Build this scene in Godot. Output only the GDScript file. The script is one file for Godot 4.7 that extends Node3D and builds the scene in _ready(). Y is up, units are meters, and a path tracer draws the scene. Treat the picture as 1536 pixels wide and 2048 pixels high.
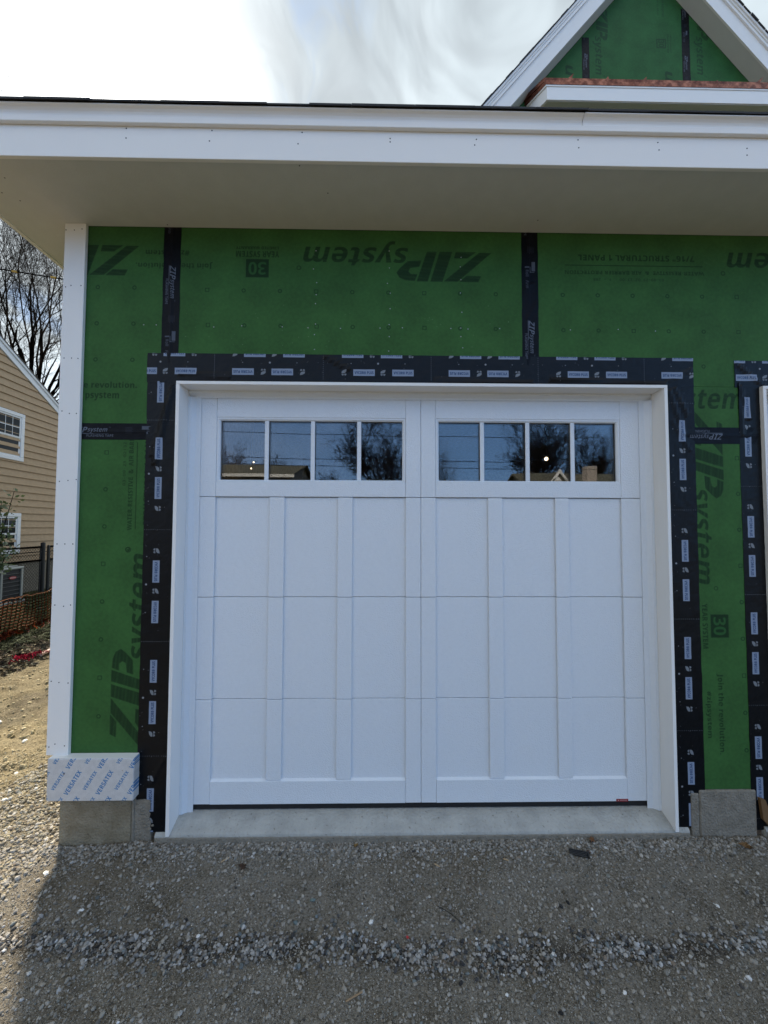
extends Node3D
# A new garage front under construction: camera, sky and sun first, then the house, the yard, the neighbours, small things last.

# ---------------------------------------------------------------- mesh builder
class MB:
	var v := PackedVector3Array()
	var n := PackedVector3Array()
	var t := PackedVector2Array()
	var c := PackedColorArray()
	var ix := PackedInt32Array()
	var uvr := Rect2(0, 0, 1, 1)   # plan of the print: x, y, width, height in metres
	var use_uv := false
	var uv_side := false           # print runs in (z, y) instead of (x, y)

	func vert(p: Vector3, nn: Vector3) -> void:
		v.append(p)
		n.append(nn)
		if use_uv:
			var h := p.z if uv_side else p.x
			t.append(Vector2((h - uvr.position.x) / uvr.size.x, 1.0 - (p.y - uvr.position.y) / uvr.size.y))

	func tri(a: Vector3, b: Vector3, d: Vector3, hint: Vector3) -> void:
		var nn := (b - a).cross(d - a)
		if nn.length_squared() < 1e-18:
			return
		nn = nn.normalized()
		var k := v.size()
		if nn.dot(hint) < 0.0:
			nn = -nn
			vert(a, nn); vert(b, nn); vert(d, nn)
		else:
			vert(a, nn); vert(d, nn); vert(b, nn)
		ix.append(k); ix.append(k + 1); ix.append(k + 2)

	func quad(a: Vector3, b: Vector3, d: Vector3, e: Vector3, hint: Vector3) -> void:
		tri(a, b, d, hint)
		tri(a, d, e, hint)

	func box(a: Vector3, b: Vector3, bev := 0.0) -> MB:
		var ce := (a + b) * 0.5
		var h := (b - a) * 0.5
		var lim := minf(absf(h.x), minf(absf(h.y), absf(h.z))) * 0.9
		var e := minf(bev, lim)
		for ax in 3:
			var u := (ax + 1) % 3
			var w := (ax + 2) % 3
			for s: float in [-1.0, 1.0]:
				var q: Array[Vector3] = []
				for k: Vector2 in [Vector2(-1, -1), Vector2(1, -1), Vector2(1, 1), Vector2(-1, 1)]:
					var p := Vector3.ZERO
					p[ax] = s * h[ax]
					p[u] = k.x * (h[u] - e)
					p[w] = k.y * (h[w] - e)
					q.append(ce + p)
				var hn := Vector3.ZERO
				hn[ax] = s
				quad(q[0], q[1], q[2], q[3], hn)
		if e > 0.0:
			for ax in 3:
				var u := (ax + 1) % 3
				var w := (ax + 2) % 3
				for su: float in [-1.0, 1.0]:
					for sw: float in [-1.0, 1.0]:
						var q: Array[Vector3] = []
						for k: Array in [[-1.0, 0], [1.0, 0], [1.0, 1], [-1.0, 1]]:
							var p := Vector3.ZERO
							p[ax] = float(k[0]) * (h[ax] - e)
							p[u] = su * (h[u] - (e if k[1] == 0 else 0.0))
							p[w] = sw * (h[w] - (0.0 if k[1] == 0 else e))
							q.append(ce + p)
						var hn := Vector3.ZERO
						hn[u] = su
						hn[w] = sw
						quad(q[0], q[1], q[2], q[3], hn)
			for sx: float in [-1.0, 1.0]:
				for sy: float in [-1.0, 1.0]:
					for sz: float in [-1.0, 1.0]:
						var p1 := ce + Vector3(sx * h.x, sy * (h.y - e), sz * (h.z - e))
						var p2 := ce + Vector3(sx * (h.x - e), sy * h.y, sz * (h.z - e))
						var p3 := ce + Vector3(sx * (h.x - e), sy * (h.y - e), sz * h.z)
						tri(p1, p2, p3, Vector3(sx, sy, sz))
		return self

	# polygon in the plane O + U*x + V*y, pushed along W
	func prism(poly: PackedVector2Array, o: Vector3, uu: Vector3, vv: Vector3, w: Vector3) -> MB:
		var area := 0.0
		for i in poly.size():
			area += poly[i].cross(poly[(i + 1) % poly.size()])
		var sgn := signf(area)
		for i in poly.size():
			var p := poly[i]
			var q := poly[(i + 1) % poly.size()]
			var e := (q - p) * sgn
			var hint := uu * e.y - vv * e.x
			var a := o + uu * p.x + vv * p.y
			var b := o + uu * q.x + vv * q.y
			quad(a, b, b + w, a + w, hint)
		var tr := Geometry2D.triangulate_polygon(poly)
		for i in range(0, tr.size(), 3):
			var pts: Array[Vector3] = []
			for k in 3:
				pts.append(o + uu * poly[tr[i + k]].x + vv * poly[tr[i + k]].y)
			tri(pts[0], pts[1], pts[2], -w)
			tri(pts[0] + w, pts[1] + w, pts[2] + w, w)
		return self

	func tube(path: PackedVector3Array, rad: PackedFloat32Array, sides: int) -> MB:
		var base := v.size()
		var up := Vector3(0.31, 0.9, 0.27).normalized()
		for i in path.size():
			var d := (path[mini(i + 1, path.size() - 1)] - path[maxi(i - 1, 0)]).normalized()
			var a := d.cross(up)
			if a.length_squared() < 0.01:
				a = d.cross(Vector3.RIGHT)
			a = a.normalized()
			var b := d.cross(a)
			for k in sides:
				var th := TAU * k / sides
				var r := a * cos(th) + b * sin(th)
				v.append(path[i] + r * rad[i])
				n.append(r)
				if use_uv:
					t.append(Vector2(float(k) / sides, path[i].y))
		for i in path.size() - 1:
			for k in sides:
				var p := base + i * sides + k
				var q := base + i * sides + (k + 1) % sides
				ix.append(p); ix.append(q); ix.append(p + sides)
				ix.append(q); ix.append(q + sides); ix.append(p + sides)
		return self

	func lathe(prof: PackedVector2Array, at: Vector3, sides: int) -> MB:
		for i in prof.size() - 1:
			for k in sides:
				var a := TAU * k / sides
				var b := TAU * (k + 1) / sides
				var p := prof[i]
				var q := prof[i + 1]
				var hint := Vector3(cos(a), 0, sin(a)) * (q.y - p.y) + Vector3(0, p.x - q.x, 0)
				quad(at + Vector3(cos(a) * p.x, p.y, sin(a) * p.x), at + Vector3(cos(b) * p.x, p.y, sin(b) * p.x), at + Vector3(cos(b) * q.x, q.y, sin(b) * q.x), at + Vector3(cos(a) * q.x, q.y, sin(a) * q.x), hint)
		return self

	func mesh() -> ArrayMesh:
		var ar := []
		ar.resize(Mesh.ARRAY_MAX)
		ar[Mesh.ARRAY_VERTEX] = v
		ar[Mesh.ARRAY_NORMAL] = n
		if t.size() == v.size() and v.size() > 0:
			ar[Mesh.ARRAY_TEX_UV] = t
		if c.size() == v.size() and v.size() > 0:
			ar[Mesh.ARRAY_COLOR] = c
		ar[Mesh.ARRAY_INDEX] = ix
		var m := ArrayMesh.new()
		m.add_surface_from_arrays(Mesh.PRIMITIVE_TRIANGLES, ar)
		return m

# ---------------------------------------------------------------- print on sheets (flat lettering)
class Sheet:
	var w := 0
	var h := 0
	var px := 100.0
	var org := Vector2.ZERO   # metres at the lower left
	var d := PackedByteArray()

	func _init(x0: float, y0: float, wm: float, hm: float, per_m: float, bg: Color) -> void:
		px = per_m
		org = Vector2(x0, y0)
		w = int(round(wm * per_m))
		h = int(round(hm * per_m))
		var im := Image.create_empty(w, h, false, Image.FORMAT_RGBA8)
		im.fill(bg)
		d = im.get_data()

	func grain(seed_: int, f1: float, a1: float, f2: float, a2: float) -> void:
		var n1 := FastNoiseLite.new()
		n1.seed = seed_
		n1.frequency = f1
		n1.fractal_octaves = 3
		var i1 := n1.get_image(w, h, false, false, false).get_data()
		n1.frequency = f2
		var i2 := n1.get_image(w, h, false, false, false).get_data()
		for i in w * h:
			var k := 1.0 + a1 * (i1[i] / 127.5 - 1.0) + a2 * (i2[i] / 127.5 - 1.0)
			for j in 3:
				d[i * 4 + j] = clampi(int(d[i * 4 + j] * k), 0, 255)

	# contours in pixels; even-odd
	func ink(cs: Array, col: Color, alpha: float, streak := 0.0, ax := Vector2(1, 0)) -> void:
		var lo := Vector2(1e9, 1e9)
		var hi := -lo
		for c: PackedVector2Array in cs:
			for p in c:
				lo = lo.min(p)
				hi = hi.max(p)
		var ya := clampi(int(floor(lo.y)), 0, h)
		var yb := clampi(int(ceil(hi.y)), 0, h)
		var xa := clampi(int(floor(lo.x)), 0, w)
		var xb := clampi(int(ceil(hi.x)) + 1, 0, w)
		if xb <= xa:
			return
		var r8 := int(col.r8)
		var g8 := int(col.g8)
		var b8 := int(col.b8)
		for y in range(ya, yb):
			var cov := PackedFloat32Array()
			cov.resize(xb - xa)
			for s in 4:
				var yy := y + 0.125 + s * 0.25
				var xs := PackedFloat32Array()
				for c: PackedVector2Array in cs:
					var m := c.size()
					for i in m:
						var p := c[i]
						var q := c[(i + 1) % m]
						if (p.y <= yy) != (q.y <= yy):
							xs.append(p.x + (yy - p.y) / (q.y - p.y) * (q.x - p.x))
				xs.sort()
				for i in range(0, xs.size() - 1, 2):
					var x0 := clampf(xs[i], xa, xb)
					var x1 := clampf(xs[i + 1], xa, xb)
					var a := int(x0)
					var b := int(x1)
					if a == b:
						if a < xb:
							cov[a - xa] += (x1 - x0) * 0.25
					else:
						cov[a - xa] += (a + 1 - x0) * 0.25
						for x in range(a + 1, mini(b, xb)):
							cov[x - xa] += 0.25
						if b < xb:
							cov[b - xa] += (x1 - b) * 0.25
			for x in range(xa, xb):
				var k := cov[x - xa]
				if k > 0.004:
					k = minf(k, 1.0) * alpha
					if streak > 0.0:
						var l := x * ax.y - y * ax.x
						var g := sin(l * 1.7 + sin(l * 0.63) * 2.0) * 0.5 + sin(l * 0.41 + 1.0) * 0.5
						k *= 1.0 - streak * (0.5 + 0.5 * g) * (0.6 + 0.4 * sin((x * ax.x + y * ax.y) * 0.11 + l))
					var o := (y * w + x) * 4
					d[o] = int(lerpf(d[o], r8, k))
					d[o + 1] = int(lerpf(d[o + 1], g8, k))
					d[o + 2] = int(lerpf(d[o + 2], b8, k))

	func at(p: Vector2) -> Vector2:
		return Vector2((p.x - org.x) * px, h - (p.y - org.y) * px)

	# contours in a unit box (x right, y down, 0..1) laid on a box of bw x bh metres centred at c, turned by deg (counter-clockwise)
	func place(cs: Array, c: Vector2, bw: float, bh: float, deg: float, col: Color, alpha: float, streak := 0.0) -> void:
		var a := deg_to_rad(deg)
		var ex := Vector2(cos(a), sin(a))
		var ey := Vector2(sin(a), -cos(a))
		var out := []
		for k: PackedVector2Array in cs:
			var r := PackedVector2Array()
			for p in k:
				r.append(at(c + ex * (p.x - 0.5) * bw + ey * (p.y - 0.5) * bh))
			out.append(r)
		ink(out, col, alpha, streak, Vector2(ex.x, -ex.y))

	func rect(x0: float, y0: float, x1: float, y1: float, col: Color, alpha := 1.0) -> void:
		ink([PackedVector2Array([at(Vector2(x0, y0)), at(Vector2(x1, y0)), at(Vector2(x1, y1)), at(Vector2(x0, y1))])], col, alpha)

	func ring(c: Vector2, r: float, th: float, n: int, turn: float, col: Color, alpha: float) -> void:
		var o := PackedVector2Array()
		var i_ := PackedVector2Array()
		for k in n:
			var a := TAU * k / n + turn
			o.append(at(c + Vector2(cos(a), sin(a)) * r))
			i_.append(at(c + Vector2(cos(a), sin(a)) * (r - th)))
		ink([o, i_] if th < r else [o], col, alpha)

	func texture() -> ImageTexture:
		return ImageTexture.create_from_image(Image.create_from_data(w, h, false, Image.FORMAT_RGBA8, d))

var rng := RandomNumberGenerator.new()
var fonts := {}
var M := {}

# ---------------------------------------------------------------- naming helpers
func num(called: String, parent: Node) -> String:
	if not parent.has_node(NodePath(called)):
		return called
	var k := 1
	while parent.has_node(NodePath("%s_%03d" % [called, k])):
		k += 1
	return "%s_%03d" % [called, k]

var counts := {}
func fresh_name(called: String, parent: Node) -> String:
	var key := str(parent.get_instance_id()) + called
	var k: int = counts.get(key, 0)
	counts[key] = k + 1
	return called if k == 0 else "%s_%03d" % [called, k]

func put(called: String, mesh: Mesh, m: Material, parent: Node = null) -> MeshInstance3D:
	var o := MeshInstance3D.new()
	var p: Node = self if parent == null else parent
	o.name = fresh_name(called, p)
	o.mesh = mesh
	o.material_override = m
	p.add_child(o, true)
	return o

func tag(o: Node, label: String, category: String, group := "") -> void:
	o.set_meta("label", label)
	o.set_meta("category", category)
	if group != "":
		o.set_meta("group", group)

func thing(called: String, label: String, category: String, at := Vector3.ZERO, group := "") -> Node3D:
	var o := Node3D.new()
	o.name = fresh_name(called, self)
	add_child(o, true)
	o.position = at
	tag(o, label, category, group)
	return o

func dup(o: Node3D, called: String, label: String, at: Vector3, turn: float, sc: float) -> Node3D:
	var r: Node3D = o.duplicate()
	r.name = fresh_name(called, self)
	add_child(r, true)
	r.position = at
	r.rotation.y = turn
	r.scale = Vector3.ONE * sc
	r.set_meta("label", label)
	return r

# ---------------------------------------------------------------- materials
func lin(r: float, g: float, b: float) -> Color:
	return Color(r, g, b).linear_to_srgb()

func plain(c: Color, rough := 0.7, metal := 0.0) -> StandardMaterial3D:
	var m := StandardMaterial3D.new()
	m.albedo_color = c
	m.roughness = rough
	m.metallic = metal
	return m

func noise_tex(seed_: int, freq: float, oct: int, stops: Array, size := 512, type := FastNoiseLite.TYPE_SIMPLEX_SMOOTH) -> NoiseTexture2D:
	var nz := FastNoiseLite.new()
	nz.noise_type = type
	nz.seed = seed_
	nz.frequency = freq
	nz.fractal_octaves = oct
	nz.fractal_gain = 0.6
	var g := Gradient.new()
	g.offsets = PackedFloat32Array()
	g.colors = PackedColorArray()
	var offs := PackedFloat32Array()
	var cols := PackedColorArray()
	for s: Array in stops:
		offs.append(s[0])
		cols.append(s[1])
	g.offsets = offs
	g.colors = cols
	var t := NoiseTexture2D.new()
	t.width = size
	t.height = size
	t.seamless = true
	t.noise = nz
	t.color_ramp = g
	return t

func normal_tex(seed_: int, freq: float, oct: int, strength: float, size := 512) -> NoiseTexture2D:
	var nz := FastNoiseLite.new()
	nz.seed = seed_
	nz.frequency = freq
	nz.fractal_octaves = oct
	var t := NoiseTexture2D.new()
	t.width = size
	t.height = size
	t.seamless = true
	t.as_normal_map = true
	t.bump_strength = strength
	t.noise = nz
	return t

func rough_mat(seed_: int, lo: Color, hi: Color, freq: float, oct: int, scale: float, rough: float, bump := 0.0, bump_freq := 0.08) -> StandardMaterial3D:
	var m := StandardMaterial3D.new()
	m.albedo_texture = noise_tex(seed_, freq, oct, [[0.25, lo], [0.75, hi]])
	m.uv1_triplanar = true
	m.uv1_world_triplanar = true
	m.uv1_scale = Vector3.ONE * scale
	m.roughness = rough
	if bump > 0.0:
		m.normal_enabled = true
		m.normal_texture = normal_tex(seed_ + 7, bump_freq, 4, 6.0)
		m.normal_scale = bump
	return m

# a second, finer or coarser pattern multiplied over a material
func over(m: StandardMaterial3D, t: Texture2D, scale: float) -> void:
	m.detail_enabled = true
	m.detail_albedo = t
	m.detail_blend_mode = BaseMaterial3D.BLEND_MODE_MUL
	m.detail_uv_layer = BaseMaterial3D.DETAIL_UV_2
	m.uv2_triplanar = true
	m.uv2_world_triplanar = true
	m.uv2_scale = Vector3.ONE * scale

# ---------------------------------------------------------------- lettering
func font(bold: bool, kind := "Droid Sans") -> RID:
	var key := kind + str(bold)
	if not fonts.has(key):
		var f := SystemFont.new()
		f.font_names = PackedStringArray([kind])
		f.font_weight = 700 if bold else 400
		fonts[key] = f
	return fonts[key].get_rids()[0]

# outline of a line of text in a unit box (x right, y down)
func letters(s: String, bold := true, shear := 0.0, kind := "Droid Sans") -> Array:
	var ts := TextServerManager.get_primary_interface()
	var f := font(bold, kind)
	var size := 128
	var x := 0.0
	var out := []
	for i in s.length():
		var g := ts.font_get_glyph_index(f, size, s.unicode_at(i), 0)
		var d: Dictionary = ts.font_get_glyph_contours(f, size, g)
		if d.has("points"):
			var pts: PackedVector3Array = d.points
			var from := 0
			for e: int in d.contours:
				var c := PackedVector2Array()
				for k in range(from, e + 1):
					c.append(Vector2(x + pts[k].x - pts[k].y * shear, pts[k].y))
				from = e + 1
				out.append(c)
		x += ts.font_get_glyph_advance(f, size, g).x
	return unit(out)

func unit(cs: Array) -> Array:
	var lo := Vector2(1e9, 1e9)
	var hi := -lo
	for c: PackedVector2Array in cs:
		for p in c:
			lo = lo.min(p)
			hi = hi.max(p)
	var r := []
	for c: PackedVector2Array in cs:
		var q := PackedVector2Array()
		for p in c:
			q.append((p - lo) / (hi - lo))
		r.append(q)
	return r

func poly(a: Array) -> PackedVector2Array:
	var r := PackedVector2Array()
	for i in range(0, a.size(), 2):
		r.append(Vector2(a[i], a[i + 1]))
	return r

func sheathing_logo(s: Sheet, c: Vector2, length: float, deg: float, col: Color, alpha: float, streak: float) -> void:
	var a := deg_to_rad(deg)
	var ex := Vector2(cos(a), sin(a))
	var ey := Vector2(sin(a), -cos(a))
	var hgt := length * 0.162
	var z := [poly([0.11, 0.195, 0.14, 0, 0.338, 0, 0.265, 0.2]), poly([0, 0.985, 0.13, 0.985, 0.5, 0.01, 0.353, 0.01]), poly([0.162, 1, 0.375, 1, 0.393, 0.79, 0.257, 0.79]),
		poly([0.544, 1, 0.412, 1, 0.515, 0, 0.64, 0.0]), poly([0.676, 1, 0.574, 1, 0.669, 0, 0.784, 0.0]),
		poly([0.805, 0.01, 0.897, 0.03, 0.965, 0.12, 0.995, 0.28, 0.956, 0.44, 0.88, 0.67, 0.735, 0.7, 0.757, 0.49, 0.853, 0.44, 0.87, 0.325, 0.846, 0.24, 0.775, 0.24])]
	s.place(z, c + ex * (-0.5 + 0.2545) * length, length * 0.509, hgt, deg, col, alpha, streak)
	s.place(letters("system", true, 0.22), c + ex * (0.222) * length + ey * hgt * 0.42, length * 0.556, hgt * 0.83, deg, col, alpha, streak)
	s.ring(c + ex * length * 0.522 - ey * hgt * 0.1, length * 0.012, length * 0.0035, 12, 0.0, col, alpha)

func mark_row(s: Sheet, pts: Array, col: Color) -> void:
	# round and square nailing marks: [x, y, square?]
	for p: Array in pts:
		if p[2] == 1:
			s.ring(Vector2(p[0], p[1]), 0.017, 0.005, 4, PI / 4, col, 0.75)
		else:
			s.ring(Vector2(p[0], p[1]), 0.0125, 0.0048, 14, 0.0, col, 0.75)

func wall_print() -> Texture2D:
	var s := Sheet.new(-1.82, 0.08, 4.26, 3.38, 300.0, lin(0.041, 0.117, 0.032))
	s.grain(5, 0.011, 0.10, 0.12, 0.07)
	var k := lin(0.008, 0.022, 0.010)
	var A := 0.74
	# upper left board (print is upside down, cut by the corner board)
	sheathing_logo(s, Vector2(-2.022, 3.23), 1.135, 180, k, A, 0.4)
	s.place(letters("e revolution."), Vector2(-1.60, 2.479), 0.31, 0.037, 0, k, A, 0.3)
	s.place(letters("psystem"), Vector2(-1.645, 2.41), 0.195, 0.05, 0, k, A, 0.3)
	# lower left board, print runs upwards
	sheathing_logo(s, Vector2(-1.455, 0.94), 1.10, 90, k, A, 0.45)
	s.ring(Vector2(-1.469, 1.513), 0.016, 0.004, 16, 0.0, k, A)
	s.place(letters("R"), Vector2(-1.469, 1.513), 0.011, 0.014, 90, k, A)
	pass
	s.place(letters("WATER-RESISTIVE  &  AIR BARRIER"), Vector2(-1.466, 1.925), 0.60, 0.026, 90, k, A, 0.3)
	s.place(letters("03-09-23 02132 98", false, 0.0, "Droid Sans Mono"), Vector2(-1.504, 2.04), 0.31, 0.016, 90, k, A)
	s.rect(-1.434, 1.632, -1.430, 2.138, k, A)
	s.place(letters("STRUCTURAL 1 PANEL"), Vector2(-1.372, 1.93), 0.55, 0.036, 90, k, A, 0.3)
	# upper middle board, upside down
	sheathing_logo(s, Vector2(0.088, 3.217), 1.135, 180, k, A, 0.35)
	s.rect(-0.820, 3.137, -0.684, 3.248, k, A)
	s.place(letters("30"), Vector2(-0.752, 3.192), 0.105, 0.078, 180, lin(0.03, 0.11, 0.03), 0.9)
	s.place(letters("YEAR SYSTEM"), Vector2(-0.752, 3.279), 0.257, 0.037, 180, k, A, 0.3)
	s.place(letters("LIMITED WARRANTY"), Vector2(-0.754, 3.318), 0.254, 0.018, 180, k, A, 0.3)
	s.place(letters("Join the revolution."), Vector2(-1.245, 3.205), 0.455, 0.042, 180, k, A, 0.4)
	s.place(letters("#zipsystem"), Vector2(-1.285, 3.285), 0.26, 0.046, 180, k, A, 0.5)
	# upper right board, upside down
	s.place(letters("7/16\" STRUCTURAL 1 PANEL"), Vector2(1.54, 3.286), 0.715, 0.037, 180, k, A, 0.4)
	s.rect(1.103, 3.236, 1.947, 3.240, k, A)
	s.place(letters("WATER-RESISTIVE  &  AIR BARRIER PROTECTION"), Vector2(1.528, 3.194), 0.853, 0.022, 180, k, A, 0.5)
	s.place(letters("03-09-23 02:23:00   1 - 288", false, 0.0, "Droid Sans Mono"), Vector2(1.491, 3.151), 0.432, 0.016, 180, k, A)
	sheathing_logo(s, Vector2(2.665, 3.217), 1.135, 180, k, A, 0.35)
	# the pier right of the door
	s.place(letters("stem", true, 0.22), Vector2(1.99, 2.42), 0.36, 0.115, 0, k, A, 0.5)
	sheathing_logo(s, Vector2(1.953, 1.83), 1.03, -90, k, A, 0.5)
	s.rect(1.932, 1.005, 2.038, 1.139, k, A)
	s.place(letters("30"), Vector2(1.985, 1.072), 0.105, 0.075, -90, lin(0.03, 0.11, 0.03), 0.9)
	s.place(letters("YEAR SYSTEM"), Vector2(1.899, 1.072), 0.26, 0.032, -90, k, A, 0.3)
	s.place(letters("Join the revolution."), Vector2(1.977, 0.566), 0.463, 0.042, -90, k, A, 0.5)
	s.place(letters("#zipsystem"), Vector2(1.907, 0.563), 0.268, 0.038, -90, k, A, 0.3)
	# nailing marks
	var mk := []
	for y: float in [3.065, 2.846, 2.629]:
		mk.append([-1.691, y, 0])
		mk.append([-1.476, y, 0])
	for i in 9:
		mk.append([-1.047 + 0.2158 * i, 3.056 - i * 0.0006, 1 if i % 3 == 0 else 0])
		mk.append([-1.038 + 0.2145 * i, 2.843 - i * 0.0006, 1 if i % 3 == 0 else 0])
	for i in 6:
		mk.append([1.086 + 0.2132 * i, 3.052, 1 if i == 5 else 0])
		mk.append([1.087 + 0.2138 * i, 2.835, 1 if i == 2 or i == 5 else 0])
	mk.append([1.935, 2.621, 0])
	for i in 8:
		mk.append([-1.609, 2.078 - 0.2156 * i, 1 if i % 3 == 0 else 0])
	for i in 9:
		mk.append([2.121, 2.065 - 0.2134 * i, 1 if i % 3 == 0 else 0])
	mark_row(s, mk, lin(0.008, 0.03, 0.012))
	# scuffs and smears on the boards
	var r := RandomNumberGenerator.new()
	r.seed = 77
	for i in 46:
		var p := Vector2(r.randf_range(-1.75, 2.3), r.randf_range(0.2, 3.3))
		var l := r.randf_range(0.015, 0.07)
		var a := r.randf_range(0, 180)
		s.place([poly([0, 0.4, 0.3, 0.1, 0.7, 0.0, 1, 0.5, 0.6, 0.8, 0.2, 1])], p, l, r.randf_range(0.003, 0.012), a, lin(0.02, 0.07, 0.03) if r.randf() < 0.6 else lin(0.07, 0.18, 0.08), r.randf_range(0.15, 0.4), 0.7)
	for i in 26:
		var p := Vector2(r.randf_range(1.5, 2.25), r.randf_range(2.65, 3.1))
		s.place([poly([0, 0.5, 0.5, 0, 1, 0.5, 0.5, 1])], p, r.randf_range(0.02, 0.1), r.randf_range(0.01, 0.04), r.randf_range(0, 180), lin(0.1, 0.2, 0.1), 0.10, 0.8)
	# the strands of the board telegraph faintly through the coating
	for i in 700:
		var p := Vector2(r.randf_range(-1.8, 2.4), r.randf_range(0.1, 3.4))
		s.place([poly([0, 0.3, 0.4, 0, 1, 0.4, 0.9, 1, 0.2, 0.8])], p, r.randf_range(0.03, 0.10), r.randf_range(0.006, 0.018), r.randfn(0, 25), lin(0.02, 0.08, 0.02) if r.randf() < 0.6 else lin(0.06, 0.16, 0.06), r.randf_range(0.06, 0.16), 0.3)
	# pale chips where nails were driven
	for i in 60:
		var p := Vector2(r.randf_range(-1.2, 0.8), r.randf_range(2.69, 3.0))
		s.ring(p, r.randf_range(0.0012, 0.0028), 1.0, 5, 0.0, lin(0.35, 0.4, 0.33), 0.6)
	return s.texture()

func membrane_print() -> Texture2D:
	# repeats every 1.282 m along and 0.186 m across
	var s := Sheet.new(0, 0, 1.282, 0.216, 640.0, lin(0.003, 0.0038, 0.0055))
	s.grain(9, 0.02, 0.25, 0.2, 0.2)
	var lab := lin(0.23, 0.28, 0.37)
	var dk := lin(0.008, 0.03, 0.09)
	var lo := lin(0.24, 0.26, 0.28)
	var leaf := [poly([0.0, 0.62, 0.08, 0.3, 0.5, 0.08, 1.0, 0.0, 0.92, 0.4, 0.66, 0.6, 0.2, 0.66])]
	var feet := [poly([0, 0.7, 0.42, 0.74, 0.46, 0.84, 0.34, 1, 0.12, 1, 0.0, 0.88]), poly([0.55, 0.72, 0.95, 0.7, 0.95, 0.86, 0.84, 1, 0.62, 1, 0.52, 0.86])]
	var words := letters("VYCOR® PLUS")
	for sec in 2:
		var f := sec == 1
		var u0 := 0.641 * sec
		for row in 2:
			var yc := 0.046 if row == 0 else 0.154
			for j in 2:
				var ul := (0.242 if row == 0 else 0.174) + 0.231 * j
				var ug := (0.123 if row == 0 else 0.29) + 0.231 * j
				if f:
					ul = 0.641 - ul
					ug = 0.641 - ug
				var dg := 180.0 if f else 0.0
				s.rect(u0 + ul - 0.064, yc - 0.02, u0 + ul + 0.064, yc + 0.02, lab)
				s.place(words, Vector2(u0 + ul, yc), 0.112, 0.017, dg, dk, 0.95)
				s.place(unit(leaf), Vector2(u0 + ug, yc + (0.007 if not f else -0.007)), 0.031, 0.023, dg, lo, 0.9)
				s.place(unit(feet), Vector2(u0 + ug, yc - (0.012 if not f else -0.012)), 0.029, 0.012, dg, lo, 0.85)
		for u: float in [0.165, 0.325, 0.485]:
			for yy: float in [0.100, -0.008]:
				s.ring(Vector2(u0 + u, yy + 0.001), 0.0062 if u == 0.325 else 0.003, 1.0, 10, 0.0, lin(0.4, 0.42, 0.44), 0.8)
		var y := 0.003
		while y < 0.213:
			s.rect(u0 - 0.0016, y, u0 + 0.0016, y + 0.006, lo, 0.75)
			if sec == 0:
				s.rect(1.282 - 0.0016, y, 1.282, y + 0.006, lo, 0.75)
			y += 0.0124
	var r := RandomNumberGenerator.new()
	r.seed = 3
	for i in 24:
		s.place([poly([0, 0, 1, 0.2, 0.9, 1, 0.1, 0.8])], Vector2(r.randf() * 1.28, r.randf() * 0.216), r.randf_range(0.003, 0.012), r.randf_range(0.0015, 0.003), r.randf() * 180, lin(0.5, 0.5, 0.5), r.randf_range(0.2, 0.8))
	return s.texture()

func seam_tape_print() -> Texture2D:
	# 0.76 m along, 0.1 m across, reads along +u
	var s := Sheet.new(0, 0, 0.76, 0.1, 640.0, lin(0.0032, 0.004, 0.0065))
	s.grain(19, 0.03, 0.2, 0.25, 0.2)
	var w := lin(0.21, 0.24, 0.29)
	s.place(letters("ZIP", true, 0.3), Vector2(0.135, 0.058), 0.085, 0.033, 0, w, 0.85, 0.3)
	s.place(letters("system", true, 0.25), Vector2(0.235, 0.054), 0.115, 0.033, 0, w, 0.8, 0.3)
	s.place([poly([0.0, 1.0, 0.08, 0.0, 1.0, 0.6, 1.0, 1.0])], Vector2(0.15, 0.037), 0.125, 0.006, 0, w, 0.7)
	s.rect(0.2, 0.035, 0.3, 0.037, w, 0.6)
	s.place(letters("FLASHING TAPE"), Vector2(0.25, 0.024), 0.155, 0.015, 0, w, 0.75, 0.2)
	s.place(letters("TM"), Vector2(0.305, 0.073), 0.01, 0.006, 0, w, 0.6)
	for i in 5:
		s.rect(0.395, 0.07 - i * 0.008, 0.435 + 0.006 * (i % 2), 0.0712 - i * 0.008 + 0.0018, w, 0.3)
	# the little roller sign and its line
	s.rect(0.49, 0.06, 0.548, 0.082, w, 0.6)
	s.rect(0.552, 0.05, 0.556, 0.078, w, 0.6)
	s.rect(0.52, 0.05, 0.556, 0.054, w, 0.6)
	s.rect(0.518, 0.02, 0.527, 0.047, w, 0.6)
	s.place(letters("Roll", true), Vector2(0.56, 0.034), 0.04, 0.02, 0, w, 0.55)
	s.place(letters("Firm", true, 0.2), Vector2(0.63, 0.034), 0.05, 0.02, 0, w, 0.55)
	s.rect(0.31, 0.0485, 0.76, 0.0495, w, 0.25)
	return s.texture()

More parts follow.
